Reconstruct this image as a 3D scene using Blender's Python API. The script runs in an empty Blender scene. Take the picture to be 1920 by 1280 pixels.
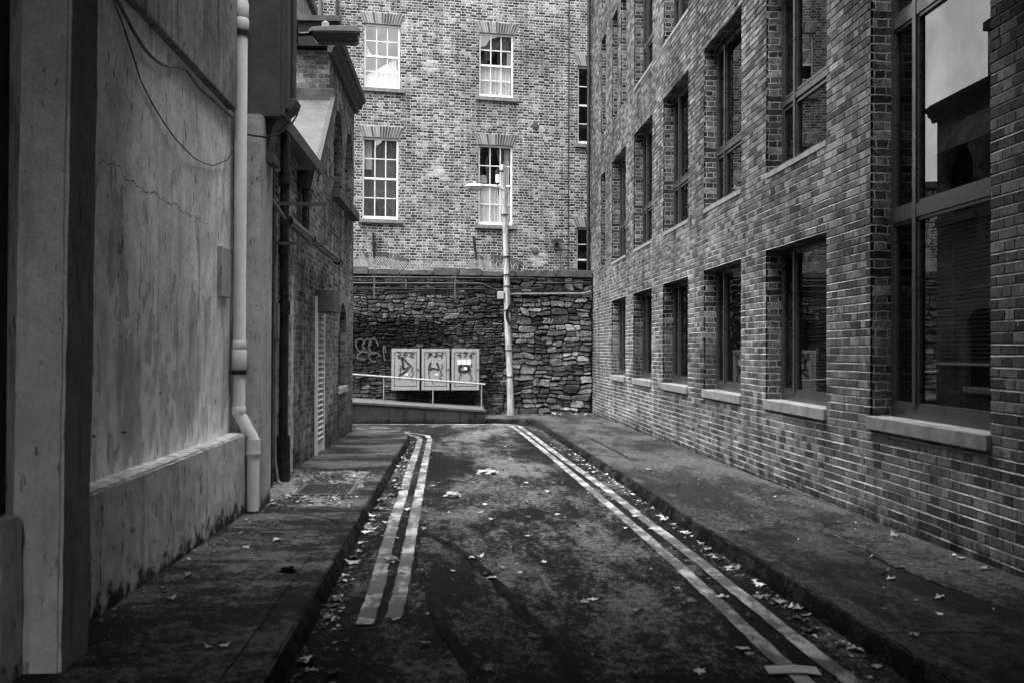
import bpy, bmesh, math, random
from mathutils import Vector, Matrix
random.seed(7)
sc = bpy.context.scene
COL = sc.collection
R = math.radians
SLOPE = -0.012
def gz(y): return SLOPE * y          # street level
PH = 0.11                            # kerb height

# ------------------------------------------------------------------ mesh builder
class MB:
    def __init__(s): s.v = []; s.f = []; s.m = []; s.cm = 0
    def add(s, verts, faces):
        o = len(s.v); s.v += [tuple(v) for v in verts]
        for f in faces: s.f.append(tuple(i + o for i in f)); s.m.append(s.cm)
        return s
    def box(s, x0, x1, y0, y1, z0, z1):
        return s.add([(x0,y0,z0),(x1,y0,z0),(x1,y1,z0),(x0,y1,z0),(x0,y0,z1),(x1,y0,z1),(x1,y1,z1),(x0,y1,z1)],
                     [(0,3,2,1),(4,5,6,7),(0,1,5,4),(1,2,6,5),(2,3,7,6),(3,0,4,7)])
    def quad(s, a, b, c, d): return s.add([a,b,c,d], [(0,1,2,3)])
    def poly(s, pts): return s.add(pts, [tuple(range(len(pts)))])
    def prism(s, pts, vec):
        n = len(pts); q = [Vector(p) + Vector(vec) for p in pts]
        return s.add(list(pts) + q, [tuple(range(n))[::-1], tuple(range(n, 2*n))] + [(i, (i+1) % n, n+(i+1) % n, n+i) for i in range(n)])
    def tube(s, path, r, n=10, caps=True):
        P = [Vector(p) for p in path]; rr = r if isinstance(r, (list, tuple)) else [r]*len(P)
        rings = []; ref = None
        for i, p in enumerate(P):
            t = (P[min(i+1, len(P)-1)] - P[max(i-1, 0)]).normalized()
            if ref is None:
                ref = Vector((0,0,1)) if abs(t.z) < .9 else Vector((1,0,0))
            a = (ref - t*ref.dot(t)).normalized(); b = t.cross(a); ref = a
            rings.append([p + (a*math.cos(2*math.pi*k/n) + b*math.sin(2*math.pi*k/n))*rr[i] for k in range(n)])
        V = [v for g in rings for v in g]; F = []
        for i in range(len(P)-1):
            for k in range(n):
                F.append((i*n+k, i*n+(k+1) % n, (i+1)*n+(k+1) % n, (i+1)*n+k))
        if caps: F += [tuple(range(n))[::-1], tuple((len(P)-1)*n+k for k in range(n))]
        return s.add(V, F)
    def cyl(s, p, q, r, n=14): return s.tube([p, q], r, n)
    def ribbon(s, path, w, nrm):
        P = [Vector(p) for p in path]; N = Vector(nrm); V = []
        for i, p in enumerate(P):
            t = (P[min(i+1, len(P)-1)] - P[max(i-1, 0)]).normalized(); b = N.cross(t).normalized()
            ww = w[i] if isinstance(w, (list, tuple)) else w
            V += [p - b*ww/2, p + b*ww/2]
        return s.add(V, [(2*i, 2*i+2, 2*i+3, 2*i+1) for i in range(len(P)-1)])
    def build(s, name, mats, parent=None, smooth=False, bevel=0, kind=None, sub=0, shift=True):
        me = bpy.data.meshes.new(name)
        o0 = Vector((0,0,0))
        if parent is not None and shift: o0 = ORG.get(parent, Vector((0,0,0)))
        me.from_pydata([tuple(Vector(v) - o0) for v in s.v], [], s.f)
        if not isinstance(mats, (list, tuple)): mats = [mats]
        for m in mats: me.materials.append(m)
        for p, k in zip(me.polygons, s.m): p.material_index = k
        bm = bmesh.new(); bm.from_mesh(me)
        bmesh.ops.recalc_face_normals(bm, faces=bm.faces) if smooth != 'keep' else None
        bm.to_mesh(me); bm.free()
        if smooth is True:
            for p in me.polygons: p.use_smooth = True
            try: me.set_sharp_from_angle(angle=R(40))
            except Exception: pass
        o = bpy.data.objects.new(name, me); COL.objects.link(o)
        if parent is not None: o.parent = parent; ORG[o] = o0
        if bevel:
            b = o.modifiers.new('bevel', 'BEVEL'); b.width = bevel; b.segments = 2; b.limit_method = 'ANGLE'
        if kind: o['kind'] = kind
        return o
ORG = {}
def thing(name, label, cat, loc=(0,0,0), rz=0, group=None):
    o = bpy.data.objects.new(name, None); COL.objects.link(o)
    o.location = loc; o.rotation_euler = (0,0,rz); o.empty_display_size = .2
    ORG[o] = Vector((0,0,0)) if rz else Vector(loc)
    return tag(o, label, cat, group)
def tag(o, label, cat, group=None):
    o['label'] = label; o['category'] = cat
    if group: o['group'] = group
    return o

# ------------------------------------------------------------------ materials
class NT:
    def __init__(s, name):
        s.mat = bpy.data.materials.new(name); s.mat.use_nodes = True
        s.t = s.mat.node_tree; s.n = s.t.nodes; s.n.clear()
        s.out = s.n.new('ShaderNodeOutputMaterial'); s.tc = s.n.new('ShaderNodeTexCoord')
        s.obj = s.tc.outputs['Object']
    def link(s, a, inp):
        if isinstance(a, (int, float)): inp.default_value = a
        elif isinstance(a, tuple): inp.default_value = a
        else: s.t.links.new(a, inp)
    def m(s, op, a, b=0, c=0, clamp=False):
        n = s.n.new('ShaderNodeMath'); n.operation = op; n.use_clamp = clamp
        s.link(a, n.inputs[0]); s.link(b, n.inputs[1]); s.link(c, n.inputs[2]); return n.outputs[0]
    def sep(s, v):
        n = s.n.new('ShaderNodeSeparateXYZ'); s.link(v, n.inputs[0]); return n.outputs
    def comb(s, x, y, z):
        n = s.n.new('ShaderNodeCombineXYZ'); s.link(x, n.inputs[0]); s.link(y, n.inputs[1]); s.link(z, n.inputs[2]); return n.outputs[0]
    def noise(s, scale, vec=None, detail=4, rough=.55, stretch=None, dist=0):
        v = vec if vec is not None else s.obj
        if stretch:
            mp = s.n.new('ShaderNodeMapping'); s.link(v, mp.inputs[0]); mp.inputs['Scale'].default_value = stretch; v = mp.outputs[0]
        n = s.n.new('ShaderNodeTexNoise'); s.link(v, n.inputs['Vector']); n.inputs['Scale'].default_value = scale
        n.inputs['Detail'].default_value = detail; n.inputs['Roughness'].default_value = rough; n.inputs['Distortion'].default_value = dist
        return n.outputs[0]
    def noisec(s, scale, vec=None, detail=2):
        n = s.n.new('ShaderNodeTexNoise'); s.link(vec if vec is not None else s.obj, n.inputs['Vector'])
        n.inputs['Scale'].default_value = scale; n.inputs['Detail'].default_value = detail; return n.outputs[1]
    def vor(s, scale, feature='F1', vec=None, stretch=None):
        v = vec if vec is not None else s.obj
        if stretch:
            mp = s.n.new('ShaderNodeMapping'); s.link(v, mp.inputs[0]); mp.inputs['Scale'].default_value = stretch; v = mp.outputs[0]
        n = s.n.new('ShaderNodeTexVoronoi'); n.feature = feature; s.link(v, n.inputs['Vector']); n.inputs['Scale'].default_value = scale
        return n.outputs['Distance']
    def white(s, v):
        n = s.n.new('ShaderNodeTexWhiteNoise'); n.noise_dimensions = '3D'; s.link(v, n.inputs['Vector']); return n.outputs['Value']
    def ss(s, x, a, b, lo=0., hi=1.):      # smoothstep map
        n = s.n.new('ShaderNodeMapRange'); n.interpolation_type = 'SMOOTHSTEP'; s.link(x, n.inputs[0])
        n.inputs[1].default_value = a; n.inputs[2].default_value = b; n.inputs[3].default_value = lo; n.inputs[4].default_value = hi
        return n.outputs[0]
    def lin(s, x, a, b, lo=0., hi=1.):
        n = s.n.new('ShaderNodeMapRange'); s.link(x, n.inputs[0])
        n.inputs[1].default_value = a; n.inputs[2].default_value = b; n.inputs[3].default_value = lo; n.inputs[4].default_value = hi
        return n.outputs[0]
    def mix(s, f, a, b):
        n = s.n.new('ShaderNodeMix'); n.data_type = 'FLOAT'; s.link(f, n.inputs[0]); s.link(a, n.inputs[2]); s.link(b, n.inputs[3]); return n.outputs[0]
    def ramp(s, x, stops, const=False):
        n = s.n.new('ShaderNodeValToRGB'); e = n.color_ramp.elements
        if const: n.color_ramp.interpolation = 'CONSTANT'
        while len(e) < len(stops): e.new(.5)
        for k, (p, v) in zip(e, stops): k.position = p; k.color = (v, v, v, 1)
        s.link(x, n.inputs[0]); return n.outputs[0]
    def grey(s, v): return s.comb(v, v, v)
    def bump(s, h, dist=.01, strength=1.):
        n = s.n.new('ShaderNodeBump'); s.link(h, n.inputs['Height']); n.inputs['Distance'].default_value = dist
        n.inputs['Strength'].default_value = strength; return n.outputs[0]
    def pbr(s, val, rough=.85, nrm=None, metal=0, spec=.3):
        b = s.n.new('ShaderNodeBsdfPrincipled')
        if isinstance(val, (int, float)): b.inputs['Base Color'].default_value = (val, val, val, 1)
        else: s.t.links.new(s.grey(val), b.inputs['Base Color'])
        s.link(rough, b.inputs['Roughness']); b.inputs['Metallic'].default_value = metal
        b.inputs['Specular IOR Level'].default_value = spec
        if nrm is not None: s.t.links.new(nrm, b.inputs['Normal'])
        s.t.links.new(b.outputs[0], s.out.inputs[0]); return s.mat

def brick_mat(name, course=.078, L=.225, Hd=.113, gap=.010, tones=((0,.05),(.5,.12),(1,.2)), mortar=.35,
              wob=.006, stain=.35, patches=(), smearm=0, bump=.012, zoff=0., mottle=.5, rough=.9, streak=.25, mortar_var=.3, pits=.5, low=None):
    k = NT(name)
    xyz = k.sep(k.obj); nr = k.sep(k.tc.outputs['Normal'])
    sel = k.m('GREATER_THAN', k.m('ABSOLUTE', nr[0]), .5)
    u0 = k.mix(sel, xyz[0], xyz[1]); z0 = xyz[2]
    flat = k.m('GREATER_THAN', k.m('ABSOLUTE', nr[2]), .7)
    z0 = k.mix(flat, z0, k.mix(sel, xyz[1], xyz[0]))
    w = k.sep(k.noisec(14)); w2 = k.sep(k.noisec(2.2))
    u = k.m('ADD', u0, k.m('MULTIPLY', k.m('SUBTRACT', w[0], .5), wob*5))
    z = k.m('ADD', k.m('ADD', z0, zoff), k.m('ADD', k.m('MULTIPLY', k.m('SUBTRACT', w[2], .5), wob*4), k.m('MULTIPLY', k.m('SUBTRACT', w2[1], .5), wob*7)))
    row = k.m('FLOOR', k.m('DIVIDE', z, course)); fz = k.m('SUBTRACT', k.m('DIVIDE', z, course), row)
    P = L + Hd
    rr = k.white(k.comb(row, 3.3, 7.7))
    off = k.m('ADD', k.m('MULTIPLY', k.m('MODULO', k.m('ABSOLUTE', row), 2), P/2), k.m('MULTIPLY', rr, .03))
    uu = k.m('DIVIDE', k.m('ADD', u, off), P); ci = k.m('FLOOR', uu); fu = k.m('MULTIPLY', k.m('SUBTRACT', uu, ci), P)
    hd = k.m('GREATER_THAN', fu, L)
    lu = k.m('SUBTRACT', fu, k.m('MULTIPLY', hd, L)); ln = k.mix(hd, L, Hd)
    du = k.m('MINIMUM', lu, k.m('SUBTRACT', ln, lu))
    dz = k.m('MULTIPLY', k.m('MINIMUM', fz, k.m('SUBTRACT', 1, fz)), course)
    d = k.m('MINIMUM', du, dz)
    fine = k.noise(60, detail=3)
    d2 = k.m('ADD', d, k.m('MULTIPLY', k.m('SUBTRACT', fine, .5), gap*.9))
    mask = k.ss(d2, gap*.36, gap*.62)
    if smearm:      # lime mortar smeared over the brick faces
        sm = k.m('ADD', k.noise(8, detail=6, rough=.75), k.m('MULTIPLY', k.m('SUBTRACT', k.noise(1.3, detail=3), .5), .5))
        mask = k.m('MULTIPLY', mask, k.ss(sm, .55, .70, 1, 1-smearm))
    ident = k.comb(row, k.m('ADD', k.m('MULTIPLY', ci, 2), hd), sel)
    rnd = k.white(ident)
    tone = k.ramp(rnd, tones)
    mot = k.noise(24, detail=6, rough=.78)
    tone = k.m('MULTIPLY', tone, k.lin(mot, .34, .66, 1-mottle, 1+mottle))
    tone = k.m('MULTIPLY', tone, k.lin(k.noise(3.2, detail=5, rough=.7), .34, .66, .65, 1.35))
    pit = k.ss(k.vor(55), .12, .3, 1-pits, 1)
    tone = k.m('MULTIPLY', tone, pit)
    mo = k.m('MULTIPLY', mortar, k.lin(k.noise(9, detail=5), .3, .7, 1-mortar_var, 1+mortar_var))
    col = k.mix(mask, mo, tone)
    big = k.noise(.7, detail=5, rough=.6); st = k.noise(1.0, stretch=(2.2, 2.2, .35), detail=5, rough=.6)
    col = k.m('MULTIPLY', col, k.lin(big, .3, .7, 1-stain, 1+stain*.7))
    col = k.m('MULTIPLY', col, k.ss(st, .42, .7, 1+streak*.4, 1-streak))
    for (pu, pz, ru, rz, amt) in patches:
        du_ = k.m('DIVIDE', k.m('SUBTRACT', u0, pu), ru); dz_ = k.m('DIVIDE', k.m('SUBTRACT', z0, pz), rz)
        q = k.m('SQRT', k.m('ADD', k.m('MULTIPLY', du_, du_), k.m('MULTIPLY', dz_, dz_)))
        q = k.m('ADD', q, k.m('MULTIPLY', k.m('SUBTRACT', k.noise(6, detail=6, rough=.7), .5), 3.2))
        col = k.mix(k.m('MULTIPLY', k.ss(q, .45, 1.0, .8, 0), k.mix(mask, 1, k.lin(rnd, 0, 1, .3, 1))), col, amt)
    if low:   # algae and splash dirt along the foot of the wall, ragged top edge
        zz = k.m('ADD', k.m('SUBTRACT', xyz[2], low[0]), k.m('MULTIPLY', k.m('SUBTRACT', k.noise(3.5, detail=5), .5), low[1]*2))
        col = k.m('MULTIPLY', col, k.ss(zz, low[1]*.2, low[1], low[2], 1))
    h = k.m('ADD', mask, k.m('MULTIPLY', fine, .5))
    h = k.m('ADD', h, k.m('MULTIPLY', rnd, .25))
    return k.pbr(col, rough, k.bump(h, bump), spec=.04)

def plain(name, v, rough=.6, metal=0, var=.3, scale=8, bump=.0, spec=.25, stretch=None):
    k = NT(name)
    n = k.noise(scale, detail=5, rough=.6, stretch=stretch); n2 = k.noise(scale*9, detail=3)
    col = k.m('MULTIPLY', v, k.m('MULTIPLY', k.lin(n, .3, .7, 1-var, 1+var), k.lin(n2, .3, .7, 1-var*.4, 1+var*.4)))
    rg = k.lin(n, .3, .7, max(rough-.12, .02), min(rough+.12, 1))
    return k.pbr(col, rg, k.bump(k.m('ADD', n, k.m('MULTIPLY', n2, .4)), bump) if bump else None, metal, spec)

def stucco(name, v, low_z=0., peel=0., fleck=.6, low_h=.35, lowamt=.15, bump=.004, streak=.3, amp=1.):
    k = NT(name)
    xyz = k.sep(k.obj)
    big = k.noise(.9, detail=6, rough=.6); mid = k.noise(7, detail=7, rough=.75); fine = k.noise(60, detail=4, rough=.8)
    st = k.noise(3, stretch=(3, 3, .3), detail=6, rough=.7)
    col = k.m('MULTIPLY', v, k.lin(big, .34, .66, 1-.25*amp, 1+.2*amp))
    col = k.m('MULTIPLY', col, k.lin(mid, .34, .66, 1-.17*amp, 1+.17*amp))
    col = k.m('MULTIPLY', col, k.lin(fine, .32, .68, .82, 1.18))
    col = k.m('MULTIPLY', col, k.ss(st, .5, .66, 1.04, 1-streak))
    h = k.m('ADD', k.m('MULTIPLY', mid, .7), k.m('MULTIPLY', fine, .6))
    if peel:
        pn = k.m('ADD', k.noise(2.3, stretch=(1, 1.9, .62), detail=4, rough=.5, dist=.5), k.m('MULTIPLY', k.m('SUBTRACT', k.noise(14, stretch=(1, 1.6, .6), detail=4, rough=.6), .5), .12))
        zone = k.m('MULTIPLY', k.ss(xyz[2], .55, 1.0, 0, 1), k.ss(xyz[2], 1.7, 2.4, 1, 0)); zone = k.m('MULTIPLY', zone, k.ss(xyz[1], 8.1, 8.9, 1, 0))
        q = k.m('ADD', pn, k.m('MULTIPLY', zone, .11))
        pm = k.ss(q, .640, .648); edge = k.m('MULTIPLY', k.ss(q, .628, .636), k.m('SUBTRACT', 1, pm))
        col = k.m('MULTIPLY', col, k.mix(pm, 1, 1-peel)); col = k.m('MULTIPLY', col, k.mix(edge, 1, .6))
        h = k.m('SUBTRACT', h, k.m('MULTIPLY', pm, .8))
    for sc_, th, ga in ((15, .645, 1.6), (34, .65, 2.7)):
        fl = k.noise(sc_, stretch=(1.2, 1.2, .30), detail=3, rough=.6)
        f = k.m('MULTIPLY', k.ss(fl, th, th+.02), k.ss(k.noise(ga, detail=3), .43, .50))
        col = k.m('MULTIPLY', col, k.mix(f, 1, 1-fleck)); h = k.m('SUBTRACT', h, k.m('MULTIPLY', f, .8))
    zz = k.m('ADD', k.m('SUBTRACT', xyz[2], low_z), k.m('MULTIPLY', k.m('SUBTRACT', k.noise(6, detail=7, rough=.75), .5), low_h*2.6))
    col = k.m('MULTIPLY', col, k.ss(zz, low_h*.15, low_h*.6, lowamt, 1))
    return k.pbr(col, .9, k.bump(h, bump), spec=.04)

def ground_mat(name, dark, light, dscale=.8, grain=.5, lo=.47, hi=.60, rough=.9, bump=.006, dstretch=(1.6, .55, 1), speck=.0, bias=None):
    """mottled paving: damp dark and dry pale areas with a ragged, gritty edge between them"""
    k = NT(name)
    n = k.noise(dscale, stretch=dstretch, detail=6, rough=.6, dist=.2); n2 = k.noise(dscale*5, stretch=dstretch, detail=6, rough=.7)
    n3 = k.noise(22, stretch=(1, .6, 1), detail=5, rough=.8); g = k.noise(75, stretch=(1, .6, 1), detail=3, rough=.8)
    f = k.m('ADD', n, k.m('MULTIPLY', k.m('SUBTRACT', n2, .5), .7)); f = k.m('ADD', f, k.m('MULTIPLY', k.m('SUBTRACT', n3, .5), .8))
    f = k.m('ADD', f, k.m('MULTIPLY', k.m('SUBTRACT', g, .5), .5))
    if bias:       # wheel track worn paler down the lane
        xx = k.sep(k.obj)
        f = k.m('ADD', f, k.m('MULTIPLY', k.ss(k.m('ABSOLUTE', k.m('SUBTRACT', xx[0], bias[0])), bias[1]*.4, bias[1]*1.5, 1, -1), bias[2]))
    t = k.ss(f, lo, hi)
    col = k.mix(t, dark, light)
    col = k.m('MULTIPLY', col, k.lin(g, .32, .68, 1-grain, 1+grain)); col = k.m('MULTIPLY', col, k.lin(n3, .32, .68, 1-grain*.7, 1+grain*.7))
    if speck:
        s1 = k.ss(k.vor(38), .10, .20, 1, 0); col = k.mix(k.m('MULTIPLY', s1, k.ss(k.noise(19), .5, .6, 0, speck)), col, .22)
    h = k.m('ADD', k.m('MULTIPLY', g, .6), k.m('MULTIPLY', n3, .9))
    return k.pbr(col, k.mix(t, rough-.2, rough), k.bump(h, bump), spec=.03)

def glass_mat(name, tint=.75, base=.17, slope=.4, wav=0.0):
    k = NT(name)
    tr = k.n.new('ShaderNodeBsdfTransparent'); tr.inputs[0].default_value = (tint, tint, tint, 1)
    gl = k.n.new('ShaderNodeBsdfGlossy'); gl.inputs['Roughness'].default_value = .006; gl.inputs[0].default_value = (.95, .95, .95, 1)
    lw = k.n.new('ShaderNodeLayerWeight'); lw.inputs[0].default_value = .5
    if wav: k.t.links.new(k.bump(k.noise(1.3, detail=1), wav), gl.inputs['Normal'])
    f = k.m('ADD', k.m('MULTIPLY', k.m('POWER', lw.outputs['Facing'], 5), slope), base)     # coated double glazing
    f = k.m('MULTIPLY', f, k.lin(k.noise(2.5, detail=5), .35, .65, .8, 1.1), clamp=True)
    mx = k.n.new('ShaderNodeMixShader'); k.t.links.new(f, mx.inputs[0]); k.t.links.new(tr.outputs[0], mx.inputs[1]); k.t.links.new(gl.outputs[0], mx.inputs[2])
    k.t.links.new(mx.outputs[0], k.out.inputs[0]); return k.mat

def island_mat(name, tones, var=.35, scale=18, bump=.01, rough=.9, soot=(), smear=0):
    k = NT(name)
    g = k.n.new('ShaderNodeNewGeometry')
    t = k.ramp(g.outputs['Random Per Island'], tones)
    n = k.noise(scale, detail=6, rough=.65); n2 = k.noise(scale*5, detail=3)
    col = k.m('MULTIPLY', t, k.lin(n, .3, .7, 1-var, 1+var)); col = k.m('MULTIPLY', col, k.lin(n2, .3, .7, .75, 1.25))
    xyz = k.sep(k.obj)
    if smear:
        bigm = k.noise(1.7, detail=5, rough=.62, stretch=(1,1,1.6)); col = k.m('MULTIPLY', col, k.lin(bigm, .35, .65, .5, 1.4))
        sm = k.ss(k.noise(4.5, detail=6, rough=.7, stretch=(1,1,2.2)), .47, .60)
        left = k.ss(k.m('ADD', xyz[0], k.m('MULTIPLY', k.noise(1.5), .8)), .9, 1.5, 1, .0)
        tone2 = k.m('MULTIPLY', smear, k.lin(k.noise(24, detail=5, rough=.7, stretch=(1,1,2)), .32, .68, .3, 1.8))
        col = k.mix(k.m('MULTIPLY', sm, left), col, tone2)
    for (pu, pz, ru, rz, amt) in soot:
        a = k.m('DIVIDE', k.m('SUBTRACT', xyz[0], pu), ru); b = k.m('DIVIDE', k.m('SUBTRACT', xyz[2], pz), rz)
        q = k.m('SQRT', k.m('ADD', k.m('MULTIPLY', a, a), k.m('MULTIPLY', b, b)))
        q = k.m('ADD', q, k.m('MULTIPLY', k.m('SUBTRACT', k.noise(3, detail=5), .5), 1.1))
        col = k.m('MULTIPLY', col, k.ss(q, .55, 1.15, amt, 1))
    return k.pbr(col, rough, k.bump(k.m('ADD', n, k.m('MULTIPLY', n2, .4)), bump), spec=.25)

def leaf_mat():
    k = NT('fallen_leaf')
    oi = k.n.new('ShaderNodeObjectInfo')
    t = k.ramp(oi.outputs['Random'], ((0,.025),(.25,.07),(.5,.3),(1,.75)))
    n = k.noise(40, detail=4)
    return k.pbr(k.m('MULTIPLY', t, k.lin(n, .3, .7, .7, 1.25)), .6, spec=.35)

def brick_face(name, tones, var=.5, mortar=None, low=None):
    k = NT(name); g = k.n.new('ShaderNodeNewGeometry'); xyz = k.sep(k.obj)
    rnd = g.outputs['Random Per Island']
    t = k.ramp(rnd, tones) if mortar is None else mortar
    n = k.noise(22, detail=6, rough=.78, stretch=(1, 1.5, .6)); n2 = k.noise(70, detail=3, rough=.7)
    col = k.m('MULTIPLY', t, k.lin(n, .33, .67, 1-var, 1+var)); col = k.m('MULTIPLY', col, k.lin(n2, .33, .67, .75, 1.25))
    if mortar is None:
        pit = k.ss(k.vor(30), .08, .16, .25, 1); gate = k.ss(k.noise(6, detail=3), .52, .6); col = k.m('MULTIPLY', col, k.mix(gate, 1, pit))
        sc_ = k.ss(k.noise(9, detail=5, rough=.7, stretch=(1, 1, .5)), .60, .66); col = k.mix(k.m('MULTIPLY', sc_, .55), col, .30)      # scuffs and bloom
    big = k.noise(.55, detail=6, rough=.65); st = k.noise(1.2, stretch=(2, 2, .28), detail=6, rough=.65)
    col = k.m('MULTIPLY', col, k.lin(big, .34, .66, .62, 1.35)); col = k.m('MULTIPLY', col, k.ss(st, .46, .68, 1.12, .62))
    if low:
        zz = k.m('ADD', k.m('SUBTRACT', xyz[2], low[0]), k.m('MULTIPLY', k.m('SUBTRACT', k.noise(4.5, detail=6, rough=.7), .5), low[1]*2.4))
        zz = k.m('ADD', zz, k.m('MULTIPLY', xyz[1], .012))
        col = k.m('MULTIPLY', col, k.ss(zz, low[1]*.2, low[1], low[2], 1))
    return k.pbr(col, .9, k.bump(k.m('ADD', n, k.m('MULTIPLY', n2, .5)), .006), spec=.03)
# ------------------------------------------------------------------ shared materials
M = {}
M['office_brick'] = brick_mat('office_brick', course=.0775, L=.218, Hd=.107, gap=.0105, tones=((0,.027),(.3,.06),(.7,.105),(1,.2)), mortar=.34, wob=.006, stain=.4, streak=.4, bump=.022, mottle=.7, pits=.6, low=(-.15,.5,.4))
M['office_face'] = brick_face('office_brick_face', ((0,.04),(.4,.085),(.8,.125),(1,.18)), low=(-.12,.3,.3))
M['office_joint'] = brick_face('office_joint', None, var=.6, mortar=.34, low=(-.12,.3,.25))
M['lodge_brick'] = brick_mat('lodge_brick', course=.076, tones=((0,.07),(.5,.15),(1,.27)), mortar=.34, gap=.010, wob=.006, stain=.5, streak=.45, bump=.02, low=(-.1,.7,.5))
M['town_brick'] = brick_mat('town_brick', course=.081, L=.215, Hd=.11, gap=.017, tones=((0,.022),(.3,.055),(.65,.12),(1,.28)), mortar=.45, smearm=.45, wob=.007, stain=.35, streak=.3, bump=.014, mortar_var=.25, mottle=.9,
    patches=((-.85,9.95,.34,.2,.5),(-.75,6.85,.4,.25,.5),(2.5,4.3,.4,.3,.5)))
M['voussoir'] = island_mat('voussoir_brick', ((0,.03),(.4,.09),(1,.24)), var=.3, scale=20)
M['town_mortar'] = plain('town_mortar', .38, .9, var=.2)
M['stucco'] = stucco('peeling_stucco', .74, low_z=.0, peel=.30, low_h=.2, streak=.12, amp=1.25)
M['stucco_plinth'] = stucco('plinth_stucco', .52, low_z=-.02, fleck=.8, low_h=.34, bump=.006, streak=.3, lowamt=.08)
M['stucco_pil'] = stucco('pilaster_stucco', .58, low_z=-.1, fleck=.5, low_h=.2, bump=.005, lowamt=.3, streak=.15)
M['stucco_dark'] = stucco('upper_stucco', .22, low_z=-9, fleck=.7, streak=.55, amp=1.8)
M['column'] = stucco('column_stucco', .42, low_z=0, fleck=.6, low_h=.2, streak=.3)
M['pipe'] = plain('painted_pipe', .76, .45, var=.12, scale=3, stretch=(3,3,.5))
M['black_iron'] = plain('black_iron', .022, .3, var=.35)
M['dark_frame'] = plain('dark_metal_frame', .035, .32, var=.06, spec=.5, metal=0)
M['dark_wood'] = plain('dark_painted_wood', .012, .6, var=.3)
M['dark_box'] = plain('dark_metal_box', .085, .6, var=.25, scale=5, bump=.002)
M['white_paint'] = plain('white_paint', .72, .5, var=.1)
M['peel_white'] = plain('peeling_white_paint', .42, .8, var=.75, scale=14, bump=.004)
M['stone_sill'] = plain('stone_sill', .17, .85, var=.35, scale=7, bump=.004)
M['dark_stone'] = plain('dark_stone', .075, .85, var=.5, scale=7, bump=.006)
M['town_sill'] = plain('granite_sill', .16, .85, var=.35, scale=9)
M['lead'] = plain('grey_lead', .075, .75, var=.45, scale=4, bump=.004)
M['ashlar'] = brick_mat('ashlar', course=.42, L=.8, Hd=.5, gap=.02, tones=((0,.25),(1,.4)), mortar=.12, wob=.004, stain=.4)
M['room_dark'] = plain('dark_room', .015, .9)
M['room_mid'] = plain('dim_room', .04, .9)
M['glass'] = glass_mat('window_glass', .62, .12, .38)
M['old_glass'] = glass_mat('old_window_glass', .9, .17, .8, wav=.012)
M['pane_reflection'] = plain('grey_pane_reflection', .13, .9, var=.35, scale=3)
M['curtain_and_reflection'] = plain('white_curtain_and_reflection', .55, .9, var=.06, scale=2)
M['blind'] = plain('blind_slat', .22, .5, var=.1)
M['galv'] = plain('grey_steel_cabinet', .27, .55, var=.6, scale=34)
M['galv_light'] = plain('light_steel_rail', .24, .42, var=.2)
M['concrete_dark'] = stucco('dark_concrete', .04, low_z=-.3, fleck=.3, low_h=.2, lowamt=.4, streak=.5)
M['concrete_cap'] = plain('worn_concrete', .06, .9, var=.4, scale=6, bump=.006)
M['wood_pole'] = plain('weathered_pole', .33, .85, var=.7, scale=9, bump=.006, stretch=(3,3,.4))
M['lamp_body'] = plain('lamp_body', .12, .5, var=.2)
M['lamp_glass'] = plain('lamp_bowl', .035, .2, var=.1, spec=.5)
M['lamp_pale'] = plain('pale_lamp_body', .3, .5, var=.15)
M['ink'] = plain('black_marker', .012, .6)
M['chalk'] = plain('white_paint_mark', .35, .9, var=.3, scale=30)
M['wire'] = plain('galvanised_wire', .26, .5)
M['louvre'] = plain('grey_louvre', .6, .6, var=.3, scale=6)
M['plinth_top'] = plain('skylit_lichened_top', .5, .9, var=.75, scale=11, bump=.008)
M['stucco_pil_dark'] = stucco('dark_pilaster_stucco', .21, low_z=-.1, fleck=.4, low_h=.3, bump=.006)
M['hood'] = plain('hood_side', .2, .7, var=.3)

# ------------------------------------------------------------------ wall with openings
def arc_pts(u0, u1, zs, rise, n=12):
    c = (u0+u1)/2; a = (u1-u0)/2
    return [(c - a*math.cos(math.pi*i/n), zs + rise*math.sin(math.pi*i/n)) for i in range(n+1)]
def wall(mb, f, u0, u1, z0, z1, ops, rev=.2, sill=True):
    us = sorted({u0, u1, *[o[0] for o in ops], *[o[1] for o in ops]}); zs = sorted({z0, z1, *[o[2] for o in ops], *[o[3] for o in ops]})
    for a, b in zip(us, us[1:]):
        for c, d in zip(zs, zs[1:]):
            um, zm = (a+b)/2, (c+d)/2
            if any(o[0] < um < o[1] and o[2] < zm < o[3] for o in ops): continue
            mb.quad(f(a,c,0), f(b,c,0), f(b,d,0), f(a,d,0))
    for o in ops:
        a, b, c, d = o[:4]; rise = o[4] if len(o) > 4 else 0
        s = d - rise
        mb.quad(f(a,c,0), f(a,c,rev), f(a,s,rev), f(a,s,0)); mb.quad(f(b,c,0), f(b,c,rev), f(b,s,rev), f(b,s,0))
        if sill: mb.quad(f(a,c,0), f(b,c,0), f(b,c,rev), f(a,c,rev))
        if not rise: mb.quad(f(a,d,0), f(b,d,0), f(b,d,rev), f(a,d,rev))
        else:
            A = arc_pts(a, b, s, rise)
            for (p, q), (p2, q2) in zip(A, A[1:]):
                mb.quad(f(p,q,0), f(p2,q2,0), f(p2,d,0), f(p,d,0)); mb.quad(f(p,q,0), f(p2,q2,0), f(p2,q2,rev), f(p,q,rev))

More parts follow.
